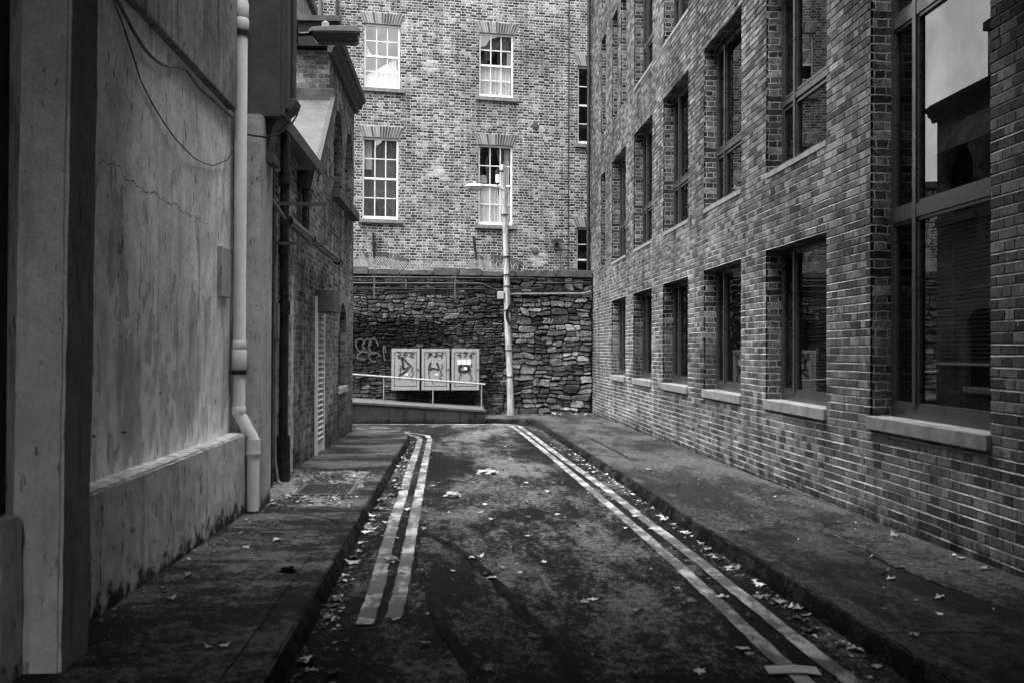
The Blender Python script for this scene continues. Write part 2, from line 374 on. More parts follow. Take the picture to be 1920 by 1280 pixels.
# ------------------------------------------------------------------ OFFICE (right)
DX = 3.68
office = thing('office_building', 'dark brick office building with rows of recessed metal windows along the right pavement', 'building', (DX, 10, 0))
fo = lambda u, z, d: (DX + d, u, z)
far = [8.73, 11.77, 14.80, 17.81, 20.83, 23.83]
W = []      # near, far, z0, z1, transoms, kind
W.append((far[0]-2.02, far[0], .95, 6.03, (2.70, 4.42), 'tall'))
for k in range(1, 6): W.append((far[k]-1.98, far[k], .95, 2.74, (), 'low' if k > 1 else 'lowblind'))
for k in range(1, 6): W.append((far[k]-1.98, far[k], 3.65, 6.03, (4.45,), 'mid'))
W.append((24.93, 25.68, 3.65, 6.03, (), 'slot'))
for k in range(0, 5): W.append((far[k]-1.98, far[k], 7.03, 9.57, (7.85,), 'mid'))
W += [(21.85, 22.6, 7.03, 9.57, (), 'slot'), (23.08, 23.83, 7.03, 9.57, (), 'slot'), (24.93, 25.68, 7.03, 9.57, (), 'slot')]
for k in range(2, 6): W.append((far[k]-1.98, far[k], 10.4, 12.6, (11.2,), 'mid'))
W.append((24.93, 25.68, 10.4, 12.6, (), 'slot'))
CO = .0775; ZB = -.62
snap = lambda z: ZB + round((z-ZB)/CO)*CO
W = [(a, b, snap(c), snap(d), t, kd) for (a, b, c, d, t, kd) in W]
UB, NR = 5.0, 176                         # modelled courses from here on; NR courses
ZT = ZB + NR*CO
mb = MB(); wall(mb, fo, -28, UB, -.8, ZT, []); mb.quad(fo(-28,-.8,0), fo(27.78,-.8,0), fo(27.78,ZB,0), fo(-28,ZB,0))
for o in W:
    a, b, c, d = o[:4]
    for q in ((fo(a,c,.002), fo(a,c,.25), fo(a,d,.25), fo(a,d,.002)), (fo(b,c,.002), fo(b,c,.25), fo(b,d,.25), fo(b,d,.002)), (fo(a,d,.002), fo(b,d,.002), fo(b,d,.25), fo(a,d,.25)), (fo(a,c,.002), fo(b,c,.002), fo(b,c,.25), fo(a,c,.25))): mb.quad(*q)
rb = random.Random(77); bk = MB()
JT = .0165; LB, HB = .2165, .1065
def hsh(i, j): return random.Random(i*7919+j).random()-.5
def zj(u, r):                              # courses wander a little
    i = math.floor(u/.7); t = u/.7-i; return (hsh(i, r)*(1-t) + hsh(i+1, r)*t)*.007 + .004*math.sin(u*.9+r*.05)
for r_ in range(NR):
    za, zb = ZB+r_*CO, ZB+(r_+1)*CO; zm = (za+zb)/2
    iv = [(UB, 27.78)]
    for o in W:
        if o[2] < zm < o[3]:
            nv = []
            for (p, q) in iv:
                if o[1] <= p or o[0] >= q: nv.append((p, q)); continue
                if o[0] > p: nv.append((p, o[0]))
                if o[1] < q: nv.append((o[1], q))
            iv = nv
    for (p, q) in iv:
        n = max(1, int((q-p)/.35)); us = [p+(q-p)*i/n for i in range(n+1)]
        for a, b in zip(us, us[1:]):       # weather-struck bed joint and the mortar behind the perpends
            a0, b0, a1, b1 = za+zj(a, r_), za+zj(b, r_), zb+zj(a, r_+1), zb+zj(b, r_+1)
            j0, j1 = -.001+.007*hsh(int(a*50), r_), -.001+.007*hsh(int(b*50), r_)
            bk.cm = 1
            bk.quad(fo(a,a0-.003,j0), fo(b,b0-.003,j1), fo(b,b0+JT*.55,.007), fo(a,a0+JT*.55,.007)); bk.quad(fo(a,a0+JT*.55,.007), fo(b,b0+JT*.55,.007), fo(b,b0+JT+.002,.021), fo(a,a0+JT+.002,.021))
            bk.quad(fo(a,a0+JT,.0045), fo(b,b0+JT,.0045), fo(b,b1+.001,.0045), fo(a,a1+.001,.0045))
        bk.cm = 0
        P_ = LB+HB+.022; off = (r_ % 2)*P_/2 + hsh(r_, 5)*.05
        u = math.floor((p-off)/P_)*P_ + off
        while u < q:
            for (s0, ln) in ((u, LB), (u+LB+.011, HB)):
                a, b = max(s0, p), min(s0+ln, q)
                if b-a < .02: continue
                w_ = .0022; jr = lambda: rb.uniform(-w_, w_)
                a += jr() if a > p else 0; b += jr() if b < q else 0
                d = -rb.uniform(0, .003); c = [za+JT+zj(a, r_)+jr(), za+JT+zj(b, r_)+jr(), zb+zj(b, r_+1)+jr()*.4, zb+zj(a, r_+1)+jr()*.4]
                e = rb.uniform(-.0015, .0015)
                bk.add([fo(a,c[0],d), fo(b,c[1],d+e), fo(b,c[2],d+e), fo(a,c[3],d), fo(a,c[0],.021), fo(b,c[1],.021), fo(b,c[2],.021), fo(a,c[3],.021)],
                       [(0,1,2,3),(0,4,5,1),(1,5,6,2),(2,6,7,3),(3,7,4,0)])
            u += P_
bk.build('brick_courses', [M['office_face'], M['office_joint']], office, smooth='keep')
mb.quad((DX,27.78,-.8),(14,27.78,-.8),(14,27.78,ZT),(DX,27.78,ZT))
mb.quad((DX,-28,-.8),(14,-28,-.8),(14,-28,ZT),(DX,-28,ZT))
mb.quad((14,-28,-.8),(14,27.78,-.8),(14,27.78,ZT),(14,-28,ZT))
ow = mb.build('brick_wall', M['office_brick'], office)
MB().box(DX-.08, 14.1, -28.1, 27.86, ZT, ZT+.2).build('roof', M['concrete_cap'], office)
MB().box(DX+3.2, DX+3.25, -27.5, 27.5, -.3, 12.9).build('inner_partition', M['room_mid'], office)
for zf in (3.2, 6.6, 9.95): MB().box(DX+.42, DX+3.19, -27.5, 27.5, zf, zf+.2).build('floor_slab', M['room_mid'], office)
# movement joint and head lines are thin dark strips in the brickwork
MB().box(DX-.0045, DX+.0, 15.31, 15.327, -.1, 12.9).build('movement_joint', M['dark_stone'], office)
fx0, fx1, gx = DX+.19, DX+.25, DX+.222
def office_window(n, f, z0, z1, tr, kind):
    mb = MB(); b = .055
    bot = .11 if kind in ('low', 'lowblind', 'tall') else .06
    mb.box(fx0, fx1, n, n+b, z0, z1); mb.box(fx0, fx1, f-b, f, z0, z1)
    mb.box(fx0, fx1, n+b, f-b, z0, z0+bot); mb.box(fx0, fx1, n+b, f-b, z1-b, z1)
    if kind != 'slot':
        m = f - .47
        mb.box(fx0-.012, fx1, m-.03, m+.03, z0+bot, z1-b)
        zs = [z0+bot] + list(tr) + [z1-b]
        for t in tr:
            h = .055 if kind == 'tall' else .035
            mb.box(fx0-.006, fx1, n+b, m-.03, t-h, t+h); mb.box(fx0-.006, fx1, m+.03, f-b, t-h, t+h)
        # opening casement in the narrow light and a slim bead round the big one
        lo = z0+bot
        for t in list(tr)+[z1-b]:
            hi = t
            for (a, c) in ((m+.03, f-b), (n+b, m-.03)):
                g = .03
                za, zb = lo+(.055 if lo != z0+bot else 0), hi-(.055 if hi != z1-b else 0)
                mb.box(fx0+.008, fx1-.01, a, a+g, za, zb); mb.box(fx0+.008, fx1-.01, c-g, c, za, zb)
                mb.box(fx0+.008, fx1-.01, a+g, c-g, za, za+g); mb.box(fx0+.008, fx1-.01, a+g, c-g, zb-g, zb)
            lo = t
    w = mb.build('window', M['dark_frame'], office)
    MB().quad((gx,n+.02,z0+.03),(gx,f-.02,z0+.03),(gx,f-.02,z1-.03),(gx,n+.02,z1-.03)).build('pane', M['glass'], w)
    if kind in ('low', 'lowblind', 'tall'):
        MB().box(DX-.035, DX+.189, n-.008, f+.008, z0-.115, z0+.003).build('sill', M['stone_sill'], w, bevel=.008)
    elif kind == 'mid':
        MB().add([(DX-.012,n+.004,z0-.075),(DX+.189,n+.004,z0-.075),(DX+.189,n+.004,z0+.02),(DX-.012,n+.004,z0-.02),
                  (DX-.012,f-.004,z0-.075),(DX+.189,f-.004,z0-.075),(DX+.189,f-.004,z0+.02),(DX-.012,f-.004,z0-.02)],
                 [(0,1,2,3),(7,6,5,4),(0,4,5,1),(1,5,6,2),(2,6,7,3),(3,7,4,0)]).build('sill', M['stone_sill'], w)
    if kind in ('lowblind', 'tall'):
        mb = MB(); z = 2.62; end = 1.0 if kind == 'lowblind' else 1.42
        x = DX+.31
        while z > end:
            mb.add([(x,n+.08,z+.009),(x,f-.54,z+.009),(x+.03,f-.54,z-.009),(x+.03,n+.08,z-.009)], [(0,1,2,3)]); z -= .034
        for yy in (n+.35, f-.85): mb.box(x+.013, x+.016, yy, yy+.006, end, 2.62)
        mb.box(x, x+.03, n+.08, f-.54, end-.02, end)
        mb.build('venetian_blind', M['blind'], w)
for a in W: office_window(*a)
# drainpipe on the far corner of the office
mb = MB(); mb.tube([(3.60,27.6,12.9),(3.60,27.6,3.55)], .05, 10)
for zz in (12,9.6,7.1,4.6): mb.cyl((3.60,27.6,zz),(3.60,27.6,zz+.12), .065, 10)
mb.build('drainpipe', M['black_iron'], office, smooth=True)

# ------------------------------------------------------------------ TOWNHOUSE (far)
TH = R(9.7); TY = 29.8
town = thing('brick_townhouse', 'tall pale-mortared brick townhouse with white sash windows behind the stone wall', 'building', (0, TY, 0), TH)
ft = lambda u, z, d: (u, d, z)
sash = [(-2.85,-1.79,9.19,11.09,'drop'), (.59,1.65,9.13,11.07,'lower'), (-2.88,-1.82,5.33,7.74,'dark'), (.58,1.64,5.27,7.69,'lower2'),
        (3.68,4.74,7.86,10.27,'black'), (3.66,4.72,3.3,5.29,'black')]
extra = []
mb = MB(); wall(mb, ft, -4.7, 12, -.8, 15.5, [s[:4] for s in sash+extra], rev=.12)
mb.quad((-4.7,8,-.8),(12,8,-.8),(12,8,15.5),(-4.7,8,15.5)); mb.quad((-4.7,0,-.8),(-4.7,8,-.8),(-4.7,8,15.5),(-4.7,0,15.5)); mb.quad((12,0,-.8),(12,8,-.8),(12,8,15.5),(12,0,15.5))
mb.build('brick_wall', M['town_brick'], town)
MB().box(-4.8, 12.1, -.1, 8.1, 15.5, 15.75).build('roof', M['concrete_cap'], town)
MB().box(-4.5, 11.8, 2.4, 2.45, -.5, 15.3).build('inner_partition', M['room_mid'], town)
for zf in (4.4, 8.4, 12.2): MB().box(-4.5, 11.8, .3, 2.39, zf, zf+.15).build('floor_slab', M['room_mid'], town)
MB().box(-13, -4.72, .4, 8, -.8, 6.4).build('side_wing', M['town_brick'], town)
MB().box(-13.1, -4.71, .3, 8.1, 6.4, 6.6).build('side_wing_roof', M['concrete_cap'], town)
def sash_window(a, b, z0, z1, kind):
    mb = MB(); y0, y1 = .085, .12
    fw = .055
    mb.box(a, a+fw, y0, y1, z0, z1); mb.box(b-fw, b, y0, y1, z0, z1); mb.box(a+fw, b-fw, y0, y1, z1-.06, z1); mb.box(a+fw, b-fw, y0, y1, z0, z0+.1)
    zm = (z0+z1)/2
    mb.box(a+fw, b-fw, y0-.012, y1, zm-.028, zm+.028)
    L, Rr = a+fw, b-fw; g = .013
    for i in (1, 2):
        u = L + (Rr-L)*i/3
        mb.box(u-g, u+g, y0+.01, y1-.005, z0+.1, zm-.028); mb.box(u-g, u+g, y0+.01, y1-.005, zm+.028, z1-.06)
    for (c, d) in ((z0+.1, zm-.028), (zm+.028, z1-.06)):
        zz = (c+d)/2
        for i in range(3):
            u = L + (Rr-L)*i/3; u2 = L + (Rr-L)*(i+1)/3
            mb.box(u+(g if i else 0), u2-(g if i < 2 else 0), y0+.012, y1-.006, zz-g, zz+g)
    w = mb.build('sash_window', M['white_paint'], town)
    MB().quad((a+.03,.108,z0+.05),(b-.03,.108,z0+.05),(b-.03,.108,z1-.03),(a+.03,.108,z1-.03)).build('pane', M['old_glass'], w)
    MB().box(a-.12, b+.12, -.09, .084, z0-.12, z0-.003).build('sill', M['town_sill'], w, bevel=.01)
    def drape(u0, u1, za, zb, y=.15, folds=9, amp=.009, poly=None, mat='curtain_and_reflection'):  # folded sheet, for real curtains and for painted pane reflections
        n = folds*6; mb = MB(); V = []; F = []
        for i in range(n+1):
            u = u0 + (u1-u0)*i/n; yy = y + amp*math.sin(i/6*2*math.pi) + amp*.5*math.sin(i*1.3)
            top = zb if poly is None else poly(i/n)
            V += [(u, yy, za), (u, yy+.004*math.sin(i), top)]
        for i in range(n): F.append((2*i, 2*i+2, 2*i+3, 2*i+1))
        mb.add(V, F).build('curtain_and_reflection', M[mat], w, smooth=True)
    if kind == 'lower': drape(a+.06, b-.06, z0+.1, zm+.02); drape(b-.16, b-.02, zm, z1-.5, .26, 3)
    if kind == 'lower': drape(a+.05, b-.05, zm+.5, z1-.07, .32, 9, mat='pane_reflection')  # grey sheet standing in for cloud reflected in the top panes
    if kind == 'dark': drape(a+.05, b-.05, z0+.1, z1-.07, .42, 7, mat='pane_reflection')  # full-height grey sheet painted in place of reflected sky
    if kind == 'lower2':
        drape(a+.06, b-.06, z0+.1, zm+.0); drape(b-.2, b-.05, zm, z1-.1, .3, 3)
        mb = MB(); mb.tube([(a+.2,.45,zm-.3),(a+.2,.45,zm+.12)], .03); mb.tube([(a+.2,.45,zm+.1),(a+.2,.45,zm+.34)], [.17,.13], 16)
        mb.build('table_lamp', M['curtain_and_reflection'], w, smooth=True)
    if kind == 'drop':
        drape(a+.06, b-.06, z0+.1, zm, poly=lambda t: z0+.1+min(.8*(.35+.75*t), .80) if t < .95 else z0+.6, amp=.008)  # white sheet cut to the outline of a gable and sky reflection
        drape(a+.05, a+.42, zm+.03, zm+.4, .25, 3, poly=lambda t: zm+.5-.42*math.sin(t*2.4))  # second sheet shaped as a reflection in the upper sash
    if kind == 'dark': drape(a+.06, a+.3, zm+.3, z1-.1, .3, 3, poly=lambda t: z1-.08, amp=.01)  # pale reflection streak in the glass, built as a sheet
    # flat gauged arch of rubbed bricks
    mb = MB(); n = 15; h = .33; c = (a+b)/2
    for i in range(n):
        t0, t1 = i/n, (i+1)/n; e = .012/ (b-a)
        lo0, lo1 = a-.02+(b-a+.04)*(t0+e*.5), a-.02+(b-a+.04)*(t1-e*.5)
        hi0, hi1 = c+(lo0-c)*1.24, c+(lo1-c)*1.24
        j = random.uniform(-.02, .02)
        mb.prism([(lo0,-.006,z1+.012),(lo1,-.006,z1+.012),(hi1,-.006,z1+h+j),(hi0,-.006,z1+h+j)], (0,.02,0))
    mb.cm = 1
    mb.prism([(a-.03,-.003,z1+.002),(b+.03,-.003,z1+.002),(c+(b-c)*1.27,-.003,z1+h+.02),(c+(a-c)*1.27,-.003,z1+h+.02)], (0,.01,0))
    mb.build('brick_arch', [M['voussoir'], M['town_mortar']], town)
for s in sash+extra: sash_window(*s)
for (a, b) in ((-2.95,-1.72), (.5,1.72)):     # relieving arches of the blocked ground-floor openings
    mb = MB(); n = 17; c = (a+b)/2
    for i in range(n):
        t0 = -1 + 2*(i+.08)/n; t1 = -1 + 2*(i+.92)/n; r0, r1 = 1.25, 1.65; A = .56
        P = lambda t, r: (c + r*math.sin(A*t), -.006, 3.98-1.25+r*math.cos(A*t) + random.uniform(-.012, .012))
        mb.prism([P(t0,r0),P(t1,r0),P(t1,r1),P(t0,r1)], (0,.02,0))
    mb.build('relieving_arch', M['voussoir'], town)
for u in (-4.13, -3.64):
    MB().tube([(u,-.08,15.2),(u,-.08,2)], .06 if u < -4 else .045, 10).build('drainpipe', M['black_iron'] if u > -4 else M['dark_box'], town, smooth=True)
MB().tube([(3.38,-.03,15.2),(3.38,-.03,2)], .014, 6).build('conductor', M['black_iron'], town)
for (u, z) in ((2.34,4.52), (2.34,8.33)):
    MB().tube([(u,-.03,z),(u,.0,z)], [.10,.11], 18).tube([(u,-.05,z),(u,-.03,z)], [.05,.06], 12).build('pattress_plate', M['dark_stone'], town)

# ------------------------------------------------------------------ STUCCO BUILDING (near left)
LX = -2.1
stu = thing('stucco_building', 'grey stucco building with peeling plaster, low plinth and overhanging upper storey at near left', 'building', (-2.3, 7, 0))
mb = MB(); nY, nZ = 46, 34     # plaster face with slight unevenness
def bulge(y, z): return .005*math.sin(y*1.7+z*.6) + .002*math.sin(y*4.1-z*2.3)
V = [(LX + bulge(4.45+i*5.45/nY, -.2+j*3.9/nZ), 4.45+i*5.45/nY, -.2+j*3.9/nZ) for j in range(nZ+1) for i in range(nY+1)]
F = [(j*(nY+1)+i, j*(nY+1)+i+1, (j+1)*(nY+1)+i+1, (j+1)*(nY+1)+i) for j in range(nZ) for i in range(nY)]
mb.add(V, F); mb.cm = 1
crack = [(5.9,2.58),(6.05,2.60),(6.18,2.62),(6.3,2.60),(6.38,2.56),(6.55,2.57),(6.75,2.545),(6.95,2.56),(7.23,2.55),(7.5,2.56),(7.8,2.525),(8.1,2.55),(8.54,2.55)]
crack = [(y0+(y1-y0)*t/4 + random.uniform(-.015,.015), z0+(z1-z0)*t/4 + random.uniform(-.022,.022)) for (y0, z0), (y1, z1) in zip(crack, crack[1:]) for t in range(4)]
mb.ribbon([(LX+bulge(y,z)+.003, y, z) for y, z in crack], [random.uniform(.002,.008) for _ in crack], (1,0,0))
for (y, z, l) in ((6.35,.98,.10), (7.1,1.2,.05), (5.85,1.0,.05)):
    mb.ribbon([(LX+bulge(y,z)+.003, y, z), (LX+bulge(y,z)+.003, y+l, z-.008)], .012, (1,0,0))
mb.build('plaster_wall', [M['stucco'], M['ink']], stu, smooth=True)
MB().box(-9, -8.8, -9, 9.9, -.8, 9).box(-8.8, -2.2, 9.80, 9.9, -.8, 12.5).box(-8.8, -2.2, -9, -8.9, -.8, 12.5).build('rear_walls', M['stucco_dark'], stu)
MB().box(-9, -1.8, -28.1, 9.7, 15.5, 15.7).build('roof', M['concrete_cap'], stu)
def rough_block(x0, x1, y0, y1, z0, z1, n, amp, seed, taper=0.):
    """a box with gridded faces whose vertices are jittered, for worn plaster edges"""
    rnd = random.Random(seed); bm = bmesh.new()
    bmesh.ops.create_cube(bm, size=1)
    for v in bm.verts: v.co = Vector(((x0+x1)/2+v.co.x*(x1-x0), (y0+y1)/2+v.co.y*(y1-y0), (z0+z1)/2+v.co.z*(z1-z0)))
    bmesh.ops.bevel(bm, geom=list(bm.edges), offset=.014, segments=2, affect='EDGES')
    dims = (x1-x0, y1-y0, z1-z0)
    for ax in range(3):
        step = max(dims)/n; k = int(dims[ax]/step)
        for i in range(1, k):
            co = [0,0,0]; no = [0,0,0]; no[ax] = 1; co[ax] = (x0,y0,z0)[ax] + dims[ax]*i/k
            bmesh.ops.bisect_plane(bm, geom=bm.verts[:]+bm.edges[:]+bm.faces[:], plane_co=co, plane_no=no)
    for v in bm.verts:
        a = amp
        v.co += Vector((rnd.uniform(-a,a), rnd.uniform(-a,a), rnd.uniform(-a,a)*.6))
        v.co.x += taper*(v.co.z-z0)
    m = MB(); idx = {v: i for i, v in enumerate(bm.verts)}
    m.add([v.co.copy() for v in bm.verts], [tuple(idx[v] for v in f.verts) for f in bm.faces]); bm.free(); return m
def two_tone(o, mat, test):
    o.data.materials.append(mat)
    for p in o.data.polygons:
        if test(p): p.material_index = 1
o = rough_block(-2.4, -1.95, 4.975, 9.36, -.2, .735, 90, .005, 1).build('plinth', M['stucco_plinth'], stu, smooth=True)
two_tone(o, M['plinth_top'], lambda p: p.normal.z > .6)  # sky brightness put into the tone of the top, with lichen blotches
rough_block(-2.4, -1.925, 4.30, 4.545, -.2, .76, 16, .004, 2).build('plinth', M['stucco_plinth'], stu, smooth=True)
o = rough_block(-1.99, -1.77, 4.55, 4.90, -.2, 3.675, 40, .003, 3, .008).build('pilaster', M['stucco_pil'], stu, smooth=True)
two_tone(o, M['stucco_pil_dark'], lambda p: p.normal.x > .5 and p.center.y > 4.572-ORG[stu].y)  # street side takes a darker copy of the pilaster stucco
MB().box(-2.42, -2.0, 4.42, 4.53, .77, 3.67).box(-2.6, -2.42, 1.5, 4.53, -.2, 3.67).build('door_frame', M['dark_wood'], stu)
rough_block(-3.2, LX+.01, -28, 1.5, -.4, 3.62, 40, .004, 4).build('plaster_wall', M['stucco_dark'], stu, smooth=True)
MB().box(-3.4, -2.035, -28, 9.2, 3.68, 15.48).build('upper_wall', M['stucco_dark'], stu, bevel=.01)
MB().box(-2.6, -1.70, 9.502, 9.95, 3.70, 15.48).build('corner_pier', M['dark_box'], stu, bevel=.008)
mb = MB(); mb.box(-1.698, -1.665, 9.53, 9.94, 3.72, 15.48).box(-1.664, -1.64, 9.60, 9.94, 3.80, 15.48).tube([(-1.615,9.78,15.4),(-1.615,9.78,3.9)], .024, 10)
mb.build('corner_trim', M['dark_box'], stu)
mb = MB()   # rendered corner column, rounded on the street side
prof = [(-2.11,9.37),(-1.90,9.37)] + [(-1.90+.055*math.sin(a), 9.425-.055*math.cos(a)) for a in [R(15*i) for i in range(7)]] + [(-1.845,9.94),(-2.11,9.94)]
mb.prism([(x,y,-.2) for x, y in prof], (0,0,3.89)); mb.build('corner_column', M['column'], stu, smooth=True)
# scroll corbel under the corner trim
mb = MB(); pr = []
for i in range(13):
    t = i/12; pr.append((-1.84 + .26*t**1.7 + .015*math.sin(t*9), 3.36 + .48*t**.75))
pr += [(-1.56,3.9),(-1.84,3.9)]
mb.prism([(x,9.62,z) for x, z in pr], (0,.26,0)); mb.box(-1.84, -1.77, 9.6, 9.9, 3.28, 3.37)
mb.build('corbel', M['dark_box'], stu, bevel=.006)
# downpipe
mb = MB(); px_, py_ = -2.015, 9.29; qx = -1.885
mb.tube([(px_,py_,15.4),(px_,py_,.93),(px_+.012,py_,.89),(px_+.05,py_,.83),(qx-.05,py_,.76),(qx-.012,py_,.70),(qx,py_,.66),(qx,py_,.02)], .056, 18)
for z0, z1, r in ((4.55,4.70,.064), (4.44,4.55,.067), (1.50,1.58,.064), (1.32,1.50,.066), (.90,.98,.065)):
    mb.tube([(px_,py_,z0),(px_,py_,z0+.012),(px_,py_,z1-.012),(px_,py_,z1)], [r-.006,r,r,r-.006], 18)
for z0, z1, r in ((.56,.68,.066), (.54,.56,.069)): mb.tube([(qx,py_,z0),(qx,py_,z1)], r, 18)
dp = mb.build('downpipe', M['pipe'], stu, smooth=True)
for zc in (1.29, 4.41):
    MB().tube([(px_,py_,zc-.02),(px_,py_,zc+.02)], .068, 18).box(px_-.09, px_, py_-.02, py_+.02, zc-.01, zc+.01).build('pipe_clip', M['black_iron'], dp, smooth=True)
MB().box(LX-.02, LX+.035, 8.80, 9.14, 1.96, 2.40).build('wall_plate', M['column'], stu, bevel=.006)

MB().box(-1.9, DX-.03, .8, 6.8, 4.3, 7.6).build('unseen_shade_bridge', M['stucco_dark'], stu)  # unseen block added over the lane to shade the foreground
tag(MB().tube([(-2.075+.01*math.sin(i), y, z) for i, (y, z) in enumerate([(5.2,3.62),(6.04,3.58),(6.2,3.49),(6.34,3.42),(6.61,3.25),(6.84,3.17),(7.1,3.09),(7.35,3.03),(7.6,3.005),(7.86,2.99),(8.2,3.01),(8.54,3.05),(9.03,3.19),(9.22,3.31)])], .0055, 6).build('thin_cable', M['black_iron'], smooth=True), 'thin slack black cable drooping in a deep loop across the grey stucco wall', 'cable')
tag(MB().tube([(-2.07, y, z) for y, z in [(5.2,3.615),(6.14,3.6),(6.39,3.52),(6.6,3.475),(6.77,3.46),(7.0,3.47),(7.2,3.51),(7.45,3.585),(7.65,3.61),(8.0,3.575),(8.26,3.58),(8.8,3.60),(9.2,3.61)]], .012, 8).build('thick_cable', M['black_iron'], smooth=True), 'thick black cable sagging just under the overhang of the stucco wall', 'cable')
lp = [(-2.0+.0,9.35,3.50),(-1.92,9.33,3.48),(-1.80,9.36,3.47),(-1.70,9.45,3.52),(-1.60,9.6,3.66),(-1.575,9.75,3.78),(-1.60,9.9,3.9)]
tag(MB().tube(lp, .009, 8).build('looped_cable', M['black_iron'], smooth=True), 'black cable looping from the pale downpipe round the corbel below the corner pier', 'cable')

# wall street lamp on the corner pier
wl_ = thing('street_lamp', 'dark street lamp sticking out sideways from the corner pier of the stucco building', 'street lamp', (-1.6, 10.0, 4.63))
MB().tube([(-1.72,9.97,4.62),(-1.45,9.97,4.64)], .02, 10).box(-1.64,-1.60,9.93,10.0,4.54,4.70).build('arm', M['black_iron'], wl_, smooth=True)
mb = MB()
sec = [(-1.50,.045,.030), (-1.46,.07,.05), (-1.25,.085,.062), (-1.04,.085,.066), (-1.0,.07,.045)]
V = []; F = []
for (x, hw, hh) in sec: V += [(x,9.97-hw,4.645),(x,9.97+hw,4.645),(x,9.97+hw*.75,4.645+hh),(x,9.97-hw*.75,4.645+hh)]
for i in range(len(sec)-1):
    for k in range(4): F.append((i*4+k, i*4+(k+1)%4, i*4+4+(k+1)%4, i*4+4+k))
F += [(3,2,1,0), tuple(range(len(V)-4, len(V)))]
mb.add(V, F).build('housing', M['lamp_body'], wl_, smooth=False, bevel=.006)
mb = MB(); V = []; F = []
for (x, hw, hh) in [(-1.46,.07,.05), (-1.42,.08,.095), (-1.05,.08,.10), (-1.01,.07,.085)]:
    V += [(x,9.97-hw,4.642),(x,9.97+hw,4.642),(x,9.97+hw*.85,4.642-hh),(x,9.97-hw*.85,4.642-hh)]
for i in range(3):
    for k in range(4): F.append((i*4+k, i*4+(k+1)%4, i*4+4+(k+1)%4, i*4+4+k))
F += [(3,2,1,0), (12,13,14,15)]
mb.add(V, F).build('bowl', M['lamp_glass'], wl_, bevel=.008)
MB().tube([(-1.34,9.97,4.70),(-1.34,9.97,4.75),(-1.34,9.97,4.765)], [.036,.036,.01], 14).build('photocell', M['pipe'], wl_, smooth=True)

# ------------------------------------------------------------------ BRICK LODGE (left middle)
lod = thing('brick_lodge', 'low old brick building with arched windows and a louvred door beyond the stucco wall', 'building', (-2.2, 15, 0))
GX = -2.13
fl = lambda u, z, d: (GX - d, u, z)
mb = MB()
wall(mb, fl, 9.96, 14.6, -.7, 4.0, [(11.98,12.62,-.7,2.42)], .3, sill=False)
wall(mb, fl, 14.6, 16.4, -.7, 4.0, [(14.92,15.98,-.7,2.3)], .12, sill=False)
mb.poly([fl(14.6,4.0,0), fl(16.4,4.0,0), fl(16.4,5.5,0)])
wall(mb, fl, 16.4, 20.2, -.7, 6.4, [(17.0,18.22,4.2,5.68,.61), (18.74,19.96,4.22,5.66,.61), (17.88,19.05,.84,2.36,.55)], .22)
mb.quad((GX,16.4,4.0),(-7,16.4,4.0),(-7,16.4,6.4),(GX,16.4,6.4))
mb.quad((GX,20.2,-.7),(-7,20.2,-.7),(-7,20.2,6.4),(GX,20.2,6.4)); mb.quad((-7,9.96,-.7),(-7,20.2,-.7),(-7,20.2,6.4),(-7,9.96,6.4))
mb.quad((GX,9.96,-.7),(-7,9.96,-.7),(-7,9.96,4.0),(GX,9.96,4.0))
mb.build('brick_wall', M['lodge_brick'], lod)
MB().box(-7, GX-.005, 9.96, 14.55, 3.98, 4.06).build('flat_roof', M['lead'], lod)
MB().box(-7.05, -2.0, 16.36, 20.3, 6.585, 6.64).build('roof', M['lead'], lod)
mb = MB()   # sloping slab roof with raised verge
mb.prism([(-7,14.5,4.0),(-7,16.39,5.52),(-7,16.39,5.60),(-7,14.5,4.08)], (4.90,0,0))
mb.build('sloping_roof', M['lead'], lod)
mb = MB(); mb.prism([(-2.10,14.5,3.92),(-2.10,16.39,5.44),(-2.10,16.39,5.66),(-2.10,14.5,4.14)], (.07,0,0)); mb.build('verge', M['concrete_cap'], lod)
MB().prism([(-4.8,15.2,4.66),(-3.05,16.35,5.585),(-3.03,16.35,5.60),(-4.78,15.2,4.675)], (.05,0,0)).build('roof_seam', M['black_iron'], lod)
MB().box(-7, -2.045, 16.33, 16.397, 5.53, 5.76).build('flashing', M['lead'], lod, bevel=.01)
# moulded cornice
mb = MB(); prof = [(GX+.0,6.28),(-2.06,6.28),(-2.04,6.36),(-1.97,6.40),(-1.97,6.46),(-1.92,6.48),(-1.90,6.57),(GX,6.57)]
mb.prism([(x,16.1,z) for x, z in prof], (0,4.2,0)); mb.build('cornice', M['dark_stone'], lod)
MB().box(-7, GX-.004, 16.24, 16.395, 6.42, 6.60).build('front_gutter', M['dark_wood'], lod)
MB().box(-7, GX+.12, 16.5, 16.62, 6.645, 6.90).build('parapet', M['dark_wood'], lod)
MB().box(-7, GX+.15, 16.46, 16.66, 6.903, 6.99).build('parapet_coping', M['lead'], lod)
MB().box(-6, -2.86, 16.7, 19.55, 6.645, 8.0).build('attic', M['ashlar'], lod)
MB().box(-6.1, -2.78, 16.6, 19.62, 8.002, 8.2).build('attic_coping', M['dark_stone'], lod, bevel=.03)
# gutter along the flat roof
MB().prism([(GX,10.0,3.98),(-1.98,10.0,4.03),(-1.97,10.0,4.17),(GX,10.0,4.17)], (0,4.5,0)).build('gutter', M['dark_box'], lod)
